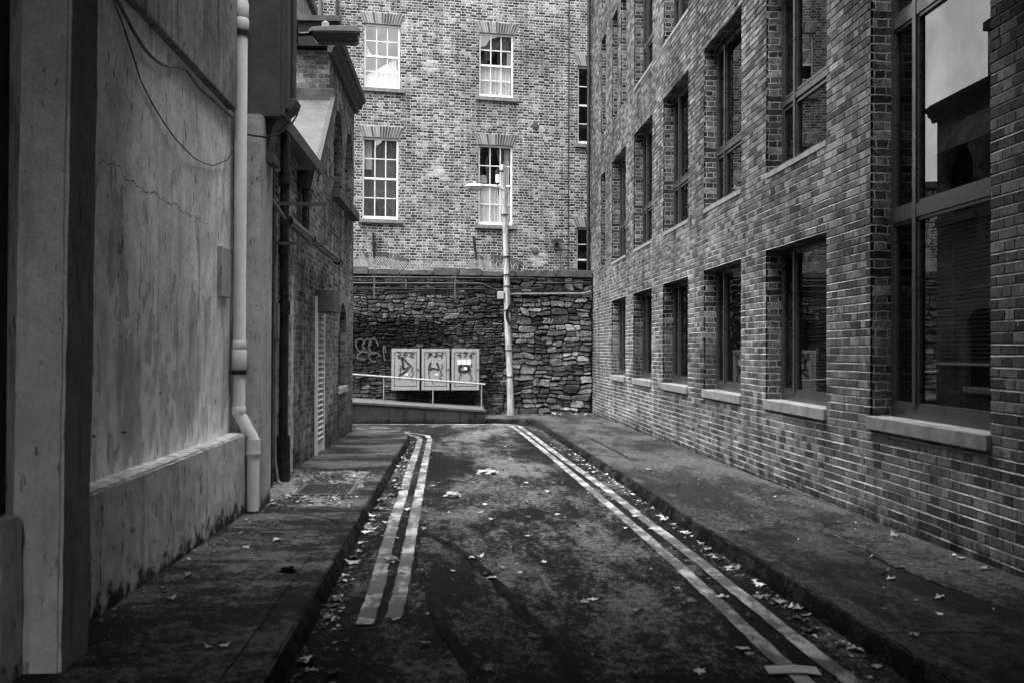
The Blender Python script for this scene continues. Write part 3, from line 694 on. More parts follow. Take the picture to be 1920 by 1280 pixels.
# arched blind windows
for (a, b, c, d, rise) in ((17.0,18.22,4.2,5.68,.61), (18.74,19.96,4.22,5.66,.61)):
    w = MB().poly([(GX-.2, y, z) for y, z in [(a,c),(b,c)]+arc_pts(a,b,d-rise,rise)[::-1]]).build('arched_window', M['dark_wood'], lod)
    MB().box(GX-.19, -1.99, a-.22, b+.06, c-.16, c-.002).build('sill', M['dark_stone'], w, bevel=.008)
    mb = MB(); A0 = arc_pts(a, b, d-rise, rise, 14); A1 = arc_pts(a-.22, b+.22, d-rise, rise+.22, 14)
    for i in range(14):
        e = .1
        L_ = lambda P, t: (P[i][0]+(P[i+1][0]-P[i][0])*t, P[i][1]+(P[i+1][1]-P[i][1])*t)
        q = [L_(A0,e), L_(A0,1-e), L_(A1,1-e), L_(A1,e)]
        mb.prism([(GX+.006, y, z) for y, z in q], (-.02,0,0))
    mb.build('brick_arch', M['voussoir'], w)
w = MB().poly([(GX-.12, y, z) for y, z in [(17.88,.84),(19.05,.84)]+arc_pts(17.88,19.05,1.81,.55)[::-1]]).build('boarded_window', M['dark_wood'], lod)
MB().box(GX-.11, GX+.03, 17.84, 19.09, .72, .838).build('sill', M['peel_white'], w, bevel=.006)
mb = MB(); A0 = arc_pts(17.88,19.05,1.81,.55,14); A1 = arc_pts(17.66,19.27,1.81,.77,14)
mb.prism([(GX+.004,y,z) for y, z in A0+A1[::-1]], (-.01,0,0)); mb.build('brick_arch', M['hood'], w)
# louvred door
dr = MB().box(GX-.08, GX+.03, 14.93, 15.06, -.12, 2.29).box(GX-.08, GX+.01, 15.90, 15.97, -.12, 2.29).box(GX-.08, GX+.01, 15.061, 15.899, 2.2, 2.29).build('louvred_door', M['white_paint'], lod)
mb = MB(); z = .12
while z < 2.18:
    mb.add([(GX-.07,15.062,z+.05),(GX-.0,15.062,z),(GX-.0,15.898,z),(GX-.07,15.898,z+.05),(GX-.07,15.062,z+.062),(GX-.0,15.062,z+.012),(GX-.0,15.898,z+.012),(GX-.07,15.898,z+.062)],
           [(0,1,2,3),(7,6,5,4),(0,4,5,1),(1,5,6,2),(2,6,7,3),(3,7,4,0)]); z += .085
mb.box(GX-.09, GX-.075, 15.062, 15.898, -.12, 2.19).box(GX-.07, GX-.02, 15.062, 15.898, -.12, .10)
mb.build('louvre', M['louvre'], dr)
MB().box(GX+.001, -1.86, 14.95, 15.75, 2.06, 2.40).build('hood', M['dark_box'], dr, bevel=.012)
# dark doorway with peeling white jamb
dd = MB().box(GX-.29, GX-.24, 11.98, 12.62, -.2, 2.42).build('door', M['dark_wood'], lod)
mb = rough_block(GX-.05, GX+.025, 12.63, 12.86, -.1, 2.45, 26, .006, 9); mb.build('door_jamb', M['peel_white'], dd, smooth=True)
# pipes on the lodge
mb = MB(); mb.tube([(-2.03,11.7,4.0),(-2.03,11.7,.02)], .055, 14)
for z in (3.4,2.6,1.9,.35): mb.tube([(-2.03,11.7,z),(-2.03,11.7,z+.16)], .072, 14)
mb.tube([(-2.03,11.7,.5),(-2.03,11.7,-.02)], .085, 14)
mb.build('soil_pipe', M['black_iron'], lod, smooth=True)
MB().tube([(-2.08,11.45,3.2),(-2.08,11.45,.9),(-2.075,11.45,.25),(-2.04,11.43,.02),(-2.0,11.4,-.02)], .017, 10).box(-2.125,-2.045,11.42,11.5,1.62,2.02).build('conduit', M['hood'], lod, smooth=False)
MB().tube([(-2.08,11.15,3.95),(-2.08,11.15,-.02)], .035, 12).build('narrow_pipe', M['black_iron'], lod, smooth=True)
mb = MB(); mb.tube([(-1.99,11.7,3.0),(-1.985,13.5,2.98),(-1.985,16.6,2.96)], .06, 14).tube([(-1.985,13.45,2.98),(-1.985,13.6,2.98)], .075, 14).tube([(-1.985,16.35,2.96),(-1.985,16.62,2.96)], .075, 14)
mb.build('waste_pipe', M['black_iron'], lod, smooth=True)
mb = MB(); mb.prism([(-2.12,13.2,3.62),(-1.95,13.2,3.62),(-1.90,13.2,3.86),(-2.12,13.2,3.86)], (0,.34,0)); mb.tube([(-2.04,13.3,3.62),(-2.04,13.3,3.0)], .04, 10).tube([(-2.04,13.47,3.62),(-2.04,13.47,3.0)], .032, 10)
mb.build('rainwater_hopper', M['black_iron'], lod)
MB().tube([(-2.06,10.6,3.2),(-2.0,11.5,3.0)], .022, 10).build('stub_pipe', M['hood'], lod, smooth=True)

br = thing('sign_bracket', 'empty black iron sign bracket of two arms projecting from the brick building', 'bracket', (-2.1, 11.4, 2.7))
MB().box(-2.128,-2.10,11.37,11.43,2.54,3.32).build('back_bar', M['black_iron'], br)
for z in (3.15, 2.70): MB().box(-2.099,-1.5,11.385,11.415,z-.017,z+.017).build('arm', M['dark_box'], br)
MB().tube([(-1.525,11.4,2.72),(-1.525,11.4,3.13)], .007, 8).build('hanging_rod', M['dark_box'], br)

# ------------------------------------------------------------------ STONE WALL (end of the lane)
SR = R(4.6); SO = Vector((0, 26.95, 0))
def wp(u, y, z):
    c, s = math.cos(SR), math.sin(SR)
    return Vector((u*c - y*s, SO.y + u*s + y*c, z))
sw = thing('stone_wall', 'old rubble stone wall with soot stains and a slab coping closing the end of the lane', 'wall', SO, SR)
rnd = random.Random(11)
stones = []
def split(u0, u1, z0, z1, tw, th):
    w, h = u1-u0, z1-z0
    if w <= tw*rnd.uniform(.75, 1.5) and h <= th*rnd.uniform(.7, 1.6): stones.append((u0, u1, z0, z1)); return
    if w/tw > h/th*rnd.uniform(.7, 1.3) :
        c = u0+w*rnd.uniform(.3, .7); split(u0, c, z0, z1, tw, th); split(c, u1, z0, z1, tw, th)
    else:
        c = z0+h*rnd.uniform(.3, .7); split(u0, u1, z0, c, tw, th); split(u0, u1, c, z1, tw, th)
split(-6, -3.3, -.5, 3.5, .5, .25); split(-3.3, 1.2, -.5, .95, .30, .11); split(-3.3, 1.2, .95, 2.35, .26, .095); split(-3.3, 1.2, 2.35, 3.5, .32, .15); split(1.2, 3.66, -.5, 3.5, .42, .19)
def warp(u, z): return (u + .05*math.sin(z*5.1+u*1.3) + .03*math.sin(z*11+u*4), z + .020*math.sin(u*3.3+z*2) + .012*math.sin(u*8.3-z*5) + .008*math.sin(u*17+z*9))
mb = MB()
for (u0, u1, z0, z1) in stones:
    right = u0 > 1.1
    g = rnd.uniform(.006, .016) if right else rnd.uniform(.002, .011)
    w, h = u1-u0-2*g, z1-z0-2*g*.8
    if w < .03 or h < .02: continue
    a0, a1, b0, b1 = u0+g, u1-g, z0+g*.8, z1-g*.8
    sk = [rnd.uniform(-.16, .16)*h for _ in range(4)] if rnd.random() < .7 else [rnd.uniform(-.42, .42)*h for _ in range(4)]
    cs = [(a0, b0+max(0, sk[0])), (a1, b0+max(0, sk[1])), (a1, b1-max(0, sk[2])), (a0, b1-max(0, sk[3]))]
    ch = []
    for i in range(4):
        p, q = cs[i], cs[(i+1) % 4]; m = 4 if i % 2 == 0 else 2
        cr = min(.22, rnd.uniform(.01, .045)/max(.04, math.hypot(q[0]-p[0], q[1]-p[1])))
        for t in [cr] + [k_/m for k_ in range(1, m)] + [1-cr]:
            ch.append((p[0]+(q[0]-p[0])*t+rnd.uniform(-.009, .009), p[1]+(q[1]-p[1])*t+rnd.uniform(-.007, .007)))
    ch = [warp(*c) for c in ch]; ch = [(min(max(x, -6), 3.665), min(z, 3.5)) for x, z in ch]
    cx = sum(c[0] for c in ch)/len(ch); cz = sum(c[1] for c in ch)/len(ch)
    dep = rnd.uniform(.02, .075) if right else rnd.uniform(.012, .06); tx, tz = rnd.uniform(-.1, .1), rnd.uniform(-.3, .15)
    n = len(ch); dd = lambda x, z: max(.012, dep + (x-cx)*tx + (z-cz)*tz + rnd.uniform(-.006, .006))
    V = [(x, .02, z) for x, z in ch] + [(x, -dd(x, z)*.75, z) for x, z in ch]
    V += [(cx+(x-cx)*.86, -dd(x, z)-.004, cz+(z-cz)*.84) for x, z in ch] + [(cx, -dep-.006, cz)]
    F = [(k, (k+1) % n, n+(k+1) % n, n+k) for k in range(n)] + [(n+k, n+(k+1) % n, 2*n+(k+1) % n, 2*n+k) for k in range(n)] + [(2*n+k, 2*n+(k+1) % n, 3*n) for k in range(n)]
    mb.add(V, F)
SOOT = ((-1.7,1.9,2.4,.55,.12), (-2.6,1.3,1.6,.9,.25), (-.6,.25,2.8,.5,.4), (-1.0,2.5,3.2,.35,.6), (.9,1.7,.7,1.6,.5), (0,3.35,6,.22,.5))
M['rubble'] = island_mat('rubble_stone', ((0,.045),(.4,.11),(.8,.20),(1,.31)), var=.8, scale=20, bump=.03, soot=SOOT, smear=.10)
M['rubble_mortar'] = island_mat('rubble_mortar', ((0,.016),(1,.016)), var=.6, scale=9, bump=.03, soot=SOOT, smear=.06)
mb.build('rubble_face', M['rubble'], sw, smooth=False)
MB().add([(-12,.004,-.6),(3.67,.004,-.6),(3.67,.004,3.5),(-12,.004,3.5),(-12,.5,-.6),(3.67,.5,-.6),(3.67,.5,3.5),(-12,.5,3.5)],
         [(0,1,2,3),(5,4,7,6),(4,0,3,7),(1,5,6,2),(3,2,6,7)]).build('wall_core', M['rubble_mortar'], sw)
u = -6.0; rnd2 = random.Random(5)
while u < 3.6:
    L_ = min(rnd2.uniform(.5,1.2), 3.66-u); h = rnd2.uniform(.13,.21)
    rough_block(u+.008, u+L_-.008, -.09+rnd2.uniform(-.02,.02), .52, 3.505, 3.505+h, 8, .01, int(u*100)+900).build('coping_stone', M['dark_stone'], sw, smooth=True)
    u += L_
def text(name, body, u, z, size, parent, y=-.078, mat='chalk', rot=0):
    c = bpy.data.curves.new(name, 'FONT'); c.body = body; c.size = size; c.extrude = .002; c.materials.append(M[mat])
    o = bpy.data.objects.new(name, c); COL.objects.link(o); o.parent = parent; o.location = (u, y, z); o.rotation_euler = (R(90), R(rot), 0); return o
for (b, u, z, s, r) in (('Z', 2.27,2.26,.19,10), ('11', 2.41,2.27,.17,14), ('6', 2.17,2.80,.14,-20), ('S', 3.04,2.95,.15,-60), ('S', 2.90,1.10,.16,0), ('E', 2.63,1.25,.11,0), ('S', 2.02,.56,.2,0), ('H', 2.2,.55,.17,0), ('I', 2.42,.56,.18,0)):
    text('painted_mark', b, u, z, s, sw, rot=r)
mb = MB()
for (cu, cz, a, b, t) in ((-2.62,1.62,.12,.17,.3), (-2.45,1.66,.1,.14,-.5), (-2.28,1.60,.12,.2,.1), (-2.55,1.35,.16,.1,.2), (-2.25,1.32,.14,.12,0), (-1.98,1.42,.03,.2,.1)):
    P = [(cu+a*math.cos(x)*math.cos(t)-b*math.sin(x)*math.sin(t), -.07, cz+a*math.cos(x)*math.sin(t)+b*math.sin(x)*math.cos(t)) for x in [i*2*math.pi/20 for i in range(17)]]
    mb.ribbon(P, .03, (0,-1,0))
mb.build('graffiti', M['dark_box'], sw)

# conduits along the wall top
def conduit(name, label, path, r, mat, group='pipes fixed along the stone wall'):
    o = MB().tube([wp(*p) for p in path], r, 10).build(name, M[mat], smooth=True); return tag(o, label, 'pipe', group)
conduit('conduit', 'highest black pipe under the coping of the stone wall, stepping down near the office', [(-5.8,-.14,3.40),(2.02,-.14,3.45),(2.06,-.14,3.44),(2.07,-.14,3.33),(2.1,-.14,3.32),(3.62,-.14,3.36)], .026, 'black_iron')
conduit('conduit', 'thick dark grey pipe second from the top that slopes down to the wooden pole', [(-5.8,-.15,3.22),(.48,-.15,3.29),(.62,-.15,3.28),(1.14,-.15,3.06),(1.22,-.3,3.02)], .034, 'black_iron')
conduit('conduit', 'thin dark pipe running below the others across the stone wall past the pole', [(-5.8,-.13,3.09),(1.16,-.13,3.15),(2.32,-.13,3.19)], .024, 'black_iron')
conduit('conduit', 'pale pipe on the right half of the stone wall between pole and office', [(1.28,-.13,3.02),(3.4,-.13,3.06),(3.6,-.18,3.12)], .024, 'hood')
conduit('conduit', 'thin dark pipe just above the pale one on the right half of the stone wall', [(1.3,-.12,3.085),(3.6,-.12,3.125)], .017, 'black_iron')
for i, (u, a, b, l) in enumerate(((-2.27,2.87,3.47,'perforated steel strap holding the wall pipes, leftmost, near the brick building'), (-1.43,3.12,3.38,'short steel strap holding the wall pipes above the left utility cabinet'), (-.12,2.87,3.5,'perforated steel strap holding the wall pipes above the gap left of the right cabinet'))):
    mb = MB(); mb.add([(-.025,-.012,a),(.025,-.012,a),(.025,.012,a),(-.025,.012,a),(-.025,-.012,b),(.025,-.012,b),(.025,.012,b),(-.025,.012,b)], [(0,3,2,1),(4,5,6,7),(0,1,5,4),(1,2,6,5),(2,3,7,6),(3,0,4,7)])
    mb.v = [tuple(wp(u+v[0], -.195+v[1], v[2])) for v in mb.v]
    zz = a+.05; 
    while zz < b: 
        mb.cm = 1; k = wp(u, -.208, zz); mb.tube([k, k+Vector((0,-.003,0))], .010, 8); zz += .07
    tag(mb.build('pipe_strap', [M['dark_box'], M['ink']]), l, 'strap', 'straps holding the wall pipes')

# chain-link mesh leaning on the coping
mb = MB(); 
hs = lambda u: 3.93 + .05*math.sin(u*2.1) + .03*math.sin(u*5.3) - (.0 if u < .7 else (u-.7)*.35)
s = .085; u = -5.4
while u < 1.35:
    for sg in (1, -1):
        P = []; H0 = 3.62
        for k in range(12):
            z = H0 + k*.042; x = u + sg*k*.030
            if z > hs(x) or not (-5.4 < x < 1.4): break
            P.append(wp(x, .05+.05*math.sin(x*1.7)+.12*(z-3.6), z))
        if len(P) > 1: mb.tube(P, .0055, 4, False)
    u += s*.72
tag(mb.build('wire_mesh', M['wire']), 'sagging strip of chain link mesh along the top of the stone wall', 'wire mesh')
mb = MB(); rz_ = random.Random(4)
for i in range(5):
    c = (.95+.16*i, .1, 3.80-.02*i); P = [wp(c[0]+.19*math.cos(a)+.03*a, c[1]+.1*math.sin(a*1.3), c[2]+.17*math.sin(a)) for a in [k*.45 for k in range(15)]]
    mb.tube(P, .006, 4)
tag(mb.build('barbed_wire', M['wire']), 'loose coil of barbed wire at the end of the mesh beside the pole', 'wire')

# iron ties, floodlight on the townhouse
def tp(u, y, z):
    c, s_ = math.cos(TH), math.sin(TH); return Vector((u*c-y*s_, TY+u*s_+y*c, z))
tag(MB().tube([tp(-2.56,-.05,4.93), tp(-2.52,-.05,4.0)], .032, 6).box(*[c for p in zip(tp(-2.62,-.07,4.6), tp(-2.46,-.03,4.64)) for c in p]).build('iron_bar', M['black_iron']), 'upright black iron bar on the townhouse brickwork under the left windows', 'iron bar', 'iron bars on the townhouse')
tag(MB().tube([tp(.43,-.05,4.90), tp(.54,-.05,4.02)], .036, 6).build('iron_bar', M['black_iron']), 'slightly tilted black iron bar on the townhouse just left of the pole', 'iron bar', 'iron bars on the townhouse')
fl_ = thing('floodlight', 'small black security floodlight on the townhouse wall near the office corner', 'floodlight', tp(3.0,-.02,4.8), TH)
MB().add([(-.17,-.30,-.08),(.13,-.30,-.0),(.13,-.06,.02),(-.17,-.06,-.06),(-.17,-.26,.07),(.15,-.26,.10),(.15,-.06,.12),(-.17,-.06,.10)], [(0,3,2,1),(4,5,6,7),(0,1,5,4),(1,2,6,5),(2,3,7,6),(3,0,4,7)]).build('housing', M['black_iron'], fl_, bevel=.01)
MB().box(-.05,.05,-.06,.02,-.1,.06).build('bracket', M['dark_box'], fl_)
MB().tube([(.0,-.02,-.1),(.12,-.03,-.2),(.14,-.03,-.9)], .012, 8).build('flex', M['dark_box'], fl_, smooth=True)

# ------------------------------------------------------------------ RAMP, RAIL, CABINETS, POLE
ramp_top = lambda x: .09 - .0625*x
rw = thing('ramp_wall', 'low dark concrete retaining wall of the ramp below the metal handrail', 'wall', (-2, 24.45, 0))
mb = MB(); mb.prism([(-9,24.36,-.7),(.66,24.36,-.7),(.66,24.36,ramp_top(.66)-.06),(-9,24.36,ramp_top(-9)-.06)], (0,.2,0)); mb.build('wall_face', M['concrete_dark'], rw)
mb = MB(); mb.prism([(-9,24.335,ramp_top(-9)-.058),(.68,24.335,ramp_top(.68)-.058),(.68,24.335,ramp_top(.68)),(-9,24.335,ramp_top(-9))], (0,.24,0)); mb.build('coping', M['concrete_cap'], rw, bevel=.008)
MB().quad((-9,24.57,ramp_top(-9)-.03),(.66,24.57,ramp_top(.66)-.03),(.66,27.1,ramp_top(.66)-.03),(-9,26.4,ramp_top(-9)-.03)).build('ramp', M['concrete_cap'], kind='structure')
hr = thing('handrail', 'sloping pale metal handrail on thin posts in front of the utility cabinets', 'handrail', (-2, 24.45, .1))
rl = lambda x: .718 - .0728*x
MB().tube([(-6,24.45,rl(-6)),(.66,24.45,rl(.66))], .024, 12).build('top_rail', M['galv_light'], hr, smooth=True)
for x in (-5.42,-4.22,-3.02,-1.82,-.62,.57): MB().tube([(x,24.45,ramp_top(x)),(x,24.45,rl(x)-.01)], .016, 10).build('post', M['galv_light'], hr, smooth=True)

CABL = ('leftmost steel utility cabinet on the stone wall, tagged with a black triangle and a tail',
        'middle steel utility cabinet on the stone wall, tagged with a black open U shape',
        'rightmost steel utility cabinet on the stone wall, with white stickers and a black ring')
rc = random.Random(21)
def scrawl(cx, cz, w, h, n):
    return [(cx + w*rc.uniform(-.5,.5), cz + h*(.5-i/n) + rc.uniform(-.03,.03)) for i in range(n)]
def smooth_path(P, it=2):
    for _ in range(it):
        Q = [P[0]]
        for p, q in zip(P, P[1:]): Q += [(p[0]*.75+q[0]*.25, p[1]*.75+q[1]*.25), (p[0]*.25+q[0]*.75, p[1]*.25+q[1]*.75)]
        P = Q + [P[-1]]
    return P
for i in range(3):
    cu = -1.44 + i*.785; w, h = .755, 1.11
    c = thing('utility_cabinet', CABL[i], 'cabinet', wp(cu, -.64, .44), SR, 'utility cabinets on the stone wall')
    MB().box(-w/2, w/2, .03, .55, 0, h).build('case', M['black_iron'], c, bevel=.008)
    mb = MB(); b = .085
    mb.box(-w/2+.012, -w/2+b, -.005, .029, .015, h-.015).box(w/2-b, w/2-.012, -.005, .029, .015, h-.015).box(-w/2+b, w/2-b, -.005, .029, .015, b+.015).box(-w/2+b, w/2-b, -.005, .029, h-b-.015, h-.015)
    mb.build('door_frame', M['galv'], c, bevel=.006)
    MB().box(-w/2+b+.012, w/2-b-.012, .004, .0295, b+.03, h-b-.03).build('door', M['galv'], c, bevel=.012)
    for zz in (.25, .82): MB().tube([(-w/2+.006,.0,h*zz),(-w/2+.006,.0,h*zz+.09)], .012, 8).build('hinge', M['dark_box'], c)
    MB().tube([(w/2-.05,-.018,h*.5),(w/2-.05,.0,h*.5)], .022, 12).build('lock', M['black_iron'], c)
    X_ = lambda f: -w/2 + f*w
    Z_ = lambda f: h*(1-f)
    mb = MB()
    S_ = []
    if i == 0: S_ = [([(.37,.2),(.40,.35),(.43,.50)], .03), ([(.37,.2),(.52,.31),(.68,.42)], .022), ([(.43,.49),(.68,.42),(.5,.54),(.25,.66)], .022)]
    if i == 1: S_ = [([(.33,.32),(.28,.42),(.26,.50),(.4,.47),(.63,.50),(.60,.42),(.53,.33)], .024)]
    if i == 2: S_ = [([(.45+.17*math.cos(a), .47+.085*math.sin(a)) for a in [k*.42 for k in range(17)]], .034)]
    for P, wd in S_: mb.ribbon([(X_(x), -.0065, Z_(y)) for x, y in P], wd*1.8, (0,-1,0))
    for q in range(3):
        P = smooth_path(scrawl(.3+.2*q, .2, .22, .14, 9)); mb.ribbon([(X_(x), -.0062-.0002*q, Z_(.36-y)) for x, y in P], .020, (0,-1,0))
    for q in range(2):
        P = smooth_path(scrawl(.32+.38*q, .0, .16, .42, 12)); mb.ribbon([(X_(x), -.0068-.0002*q, Z_(.58-y)) for x, y in P], .018, (0,-1,0))
    mb.build('graffiti', M['ink'], c)
    if i == 2:
        mb = MB()
        for (a, b_, t, d) in ((.22,.34,.27,.38), (.36,.52,.26,.38), (.54,.68,.26,.38), (.46,.56,.44,.5)): mb.box(X_(a), X_(b_), -.0085, -.0072, Z_(d), Z_(t))
        mb.build('sticker', M['white_paint'], c)
    else:
        MB().box(X_(.5), X_(.58), -.0085, -.0072, Z_(.64), Z_(.59)).build('sticker', M['white_paint'], c)

up = thing('utility_pole', 'tall leaning pale wooden pole with a small lamp arm before the stone wall', 'pole', (1.4, 26.5, -.21))
pole_x = lambda z: 1.40 - (z+.2)/6.64*.24
P = [(pole_x(z) + .012*math.sin(z*1.9), 26.5, z) for z in [-.3 + i*6.75/18 for i in range(19)]]
MB().tube(P, [.098 - .034*i/18 for i in range(19)], 16).build('pole', M['wood_pole'], up, smooth=True)
ar = MB().tube([(pole_x(5.75),26.44,5.77),(.9,26.44,5.85),(.6,26.44,5.86)], .022, 10).build('lamp_arm', M['galv_light'], up, smooth=True)
mb = MB(); V = []; F = []
for (x, hw, hh) in [(.66,.05,.05), (.6,.09,.07), (.3,.11,.08), (.16,.08,.04)]: V += [(x,26.44-hw,5.84),(x,26.44+hw,5.84),(x,26.44+hw*.7,5.84+hh),(x,26.44-hw*.7,5.84+hh)]
for i in range(3):
    for k in range(4): F.append((i*4+k, i*4+(k+1)%4, i*4+4+(k+1)%4, i*4+4+k))
F += [(3,2,1,0), (12,13,14,15)]
mb.add(V, F).build('lamp_head', M['lamp_pale'], ar, bevel=.01)
MB().add([(.62,26.36,5.838),(.62,26.52,5.838),(.2,26.54,5.838),(.2,26.34,5.838),(.60,26.38,5.75),(.60,26.50,5.75),(.22,26.51,5.73),(.22,26.37,5.73)], [(0,1,2,3),(7,6,5,4),(0,4,5,1),(1,5,6,2),(2,6,7,3),(3,7,4,0)]).build('lamp_bowl', M['hood'], ar, bevel=.012)
MB().tube([(.4,26.44,5.91),(.4,26.44,5.97)], .035, 10).build('photocell', M['white_paint'], ar)
mb = MB(); mb.tube([(pole_x(6.1)-.16,26.42,5.95),(pole_x(6.1)-.16,26.42,6.17)], .05, 12); mb.build('insulator', M['white_paint'], up, smooth=True)
mb = MB(); mb.tube([(pole_x(6.2)-.16,26.42,6.17),(pole_x(6.2)-.16,26.42,6.28)], .055, 10).tube([(pole_x(6.2)-.16,26.42,6.25),(pole_x(6.2),26.44,6.28)], .025, 8).tube([(pole_x(6.0)-.16,26.42,5.95),(pole_x(5.7)-.14,26.42,5.6)], .012, 8)
mb.build('fuse_bracket', M['black_iron'], up)
mb = MB()
for z in (5.1,3.98,3.5,3.2,2.55,1.5,.8): mb.tube([(pole_x(z),26.5,z),(pole_x(z),26.5,z+.022)], .105, 14)
for k in range(4):
    a0 = k*.9; mb.tube([(pole_x(2.4)+.10+(.10+.02*k)*math.cos(a0+t*.5), 26.37-.02*k, 2.45+(.22+.03*k)*math.sin(a0+t*.5)) for t in range(12)], .012, 6)
mb.tube([(pole_x(z)+.09,26.42,z) for z in (5.7,4.5,3.4,2.4,1.2,.2)], .010, 6)
mb.build('cable_band', M['black_iron'], up, smooth=True)
MB().box(pole_x(3)-.26, pole_x(3)-.09, 26.40, 26.52, 2.86, 3.06).build('junction_box', M['lamp_pale'], up, bevel=.01)
# ------------------------------------------------------------------ GROUND
M['asphalt'] = ground_mat('wet_asphalt', .008, .095, dscale=.7, grain=.6, lo=.46, hi=.70, bump=.008, bias=(.55, .75, .05))
M['asphalt_patch'] = ground_mat('asphalt_patch', .009, .062, dscale=1.5, grain=.75, lo=.46, hi=.64, bump=.009, speck=.7)
M['pave_rough'] = ground_mat('rough_pavement', .018, .062, dscale=.6, grain=.7, lo=.42, hi=.62, bump=.008)
M['pave_smooth'] = ground_mat('smooth_pavement', .014, .050, dscale=.8, grain=.3, lo=.42, hi=.66, bump=.003)
M['pave_left'] = ground_mat('left_pavement', .018, .100, dscale=.9, grain=.35, lo=.44, hi=.66, bump=.004, dstretch=(.8, 1.5, 1))
M['pave_light'] = ground_mat('gravelly_pavement', .035, .19, dscale=1.4, grain=.8, lo=.43, hi=.6, bump=.01)
M['kerb'] = ground_mat('mossy_kerb', .006, .03, dscale=3, grain=.7, lo=.47, hi=.65, bump=.012, dstretch=(1,1,1))
M['tar'] = ground_mat('tar_seam', .003, .020, dscale=4, grain=.6, lo=.45, hi=.62, bump=.006)
def line_mat():
    k = NT('worn_line_paint'); a = k.noise(2.2, detail=6, rough=.7); b = k.noise(70, detail=3); c = k.noise(9, stretch=(1,.35,1), detail=5)
    wear = k.ss(k.m('ADD', k.m('ADD', k.m('MULTIPLY', a, .7), k.m('MULTIPLY', b, .25)), k.m('MULTIPLY', c, .45)), .56, .74)
    col = k.mix(wear, .46, .07); col = k.m('MULTIPLY', col, k.lin(c, .3, .7, .8, 1.15))
    return k.pbr(col, .75, k.bump(b, .003), spec=.3)
M['line'] = line_mat()

mb = MB()
ys = [-40, -9, 0, 10, 20, 30, 60]
for a, b in zip(ys, ys[1:]): mb.quad((-60,a,gz(a)),(60,a,gz(a)),(60,b,gz(b)),(-60,b,gz(b)))
mb.build('road', M['asphalt'], kind='structure')
def lerp_line(P, step):
    out = []
    for (x0,y0), (x1,y1) in zip(P, P[1:]):
        n = max(1, int(math.hypot(x1-x0, y1-y0)/step))
        out += [(x0+(x1-x0)*i/n, y0+(y1-y0)*i/n) for i in range(n)]
    return out + [P[-1]]
def slab(name, pts, mat, top, kind='structure', bottom=-.3):
    mb = MB(); n = len(pts)
    mb.add([(x,y,gz(y)+bottom) for x,y in pts] + [(x,y,gz(y)+top) for x,y in pts], [tuple(range(n,2*n))] + [(i,(i+1)%n,n+(i+1)%n,n+i) for i in range(n)])
    return mb.build(name, mat, kind=kind)
def kerb(name, line, side, seed, top):
    r = random.Random(seed); L = lerp_line(line, .09); mb = MB(); V = []; F = []
    for i, (x, y) in enumerate(L):
        x2, y2 = L[min(i+1, len(L)-1)]; x1, y1 = L[max(i-1, 0)]
        t = Vector((x2-x1, y2-y1)).normalized(); nv = Vector((t.y, -t.x))*side      # toward the road
        j = r.uniform(-.012,.012); k_ = r.uniform(-.008,.006)
        for (o, z) in ((.05+j*.6, -.05), (.035+j, .035), (.012+j*.8, PH-.03+k_), (-.012+j*.5, PH+.006+k_*.5), (-.14+j*.3, PH+.005)):
            V.append((x+nv.x*o, y+nv.y*o, gz(y)+z))
    for i in range(len(L)-1):
        for k in range(4): F.append((i*5+k, i*5+k+1, i*5+5+k+1, i*5+5+k))
    o = mb.add(V, F).build(name, [M['kerb'], top], kind='structure', smooth=True)
    for i, p in enumerate(o.data.polygons): p.material_index = 1 if i % 4 == 3 else 0
KR = [(2.36,-28),(2.24,0),(2.17,5.04),(2.09,8.15),(2.07,12),(1.97,18),(1.88,23.6),(1.80,24.3),(1.5,24.55),(.67,24.6)]
KL = [(-.78,-28),(-.84,4.46),(-.88,8.4),(-.91,11.7),(-.93,18.2),(-.97,19.4),(-1.15,20.25),(-1.6,20.75),(-2.4,21.0),(-14,21.0)]
slab('pavement', KR + [(.67,27.4),(3.78,27.6),(3.78,-28)], M['pave_rough'], PH)
slab('pavement', KL + [(-14,20.3),(-2.45,20.3),(-2.45,-28)], M['pave_left'], PH)
kerb('kerb', KR, -1, 1, M['pave_rough']); kerb('kerb', KL, 1, 2, M['pave_left'])
def sheet(name, pts, mat, lift):
    return MB().poly([(x,y,gz(y)+lift) for x,y in pts]).build(name, mat, kind='structure')
RS = [(2.16,8.16),(2.32,8.2),(2.6,8.24),(2.83,8.25),(3.01,8.12),(3.03,7.27),(2.97,6.73),(3.02,6.19),(3.08,5.72),(3.10,5.29),(3.15,3),(3.2,-28)]
sheet('concrete_strip', RS + [(2.45,-28),(2.31,0),(2.24,5.04)], M['pave_smooth'], PH+.004)
def seam(pts, w, lift, mat, jit=.012, name='seam'):
    r = random.Random(len(pts)); L = lerp_line(pts, .12)
    return MB().ribbon([(x+r.uniform(-jit,jit), y+r.uniform(-jit,jit), gz(y)+lift) for x, y in L], [w*r.uniform(.6,1.4) for _ in L], (0,0,1)).build(name, mat, kind='structure')
seam(RS[:-2], .014, PH+.008, M['tar']); seam([(2.2,5.04),(2.54,5.03),(2.9,4.96),(3.1,4.95)], .010, PH+.008, M['tar'])
seam([(3.01,8.12),(3.2,8.5),(3.55,8.65)], .012, PH+.008, M['tar'])
seam([(2.03,18.3),(2.43,18.3),(2.50,14.5),(2.05,15.0)], .035, PH+.006, M['tar']); seam([(2.6,14.4),(3.2,14.6),(3.66,14.5)], .015, PH+.006, M['tar'])
seam([(-1.93,9.38),(-1.76,9.31),(-1.45,9.2),(-1.18,8.98),(-1.0,8.6)], .02, PH+.007, M['tar'])
seam([(-1.03,4.4),(-1.06,8.3)], .006, PH+.006, M['kerb'], .003)
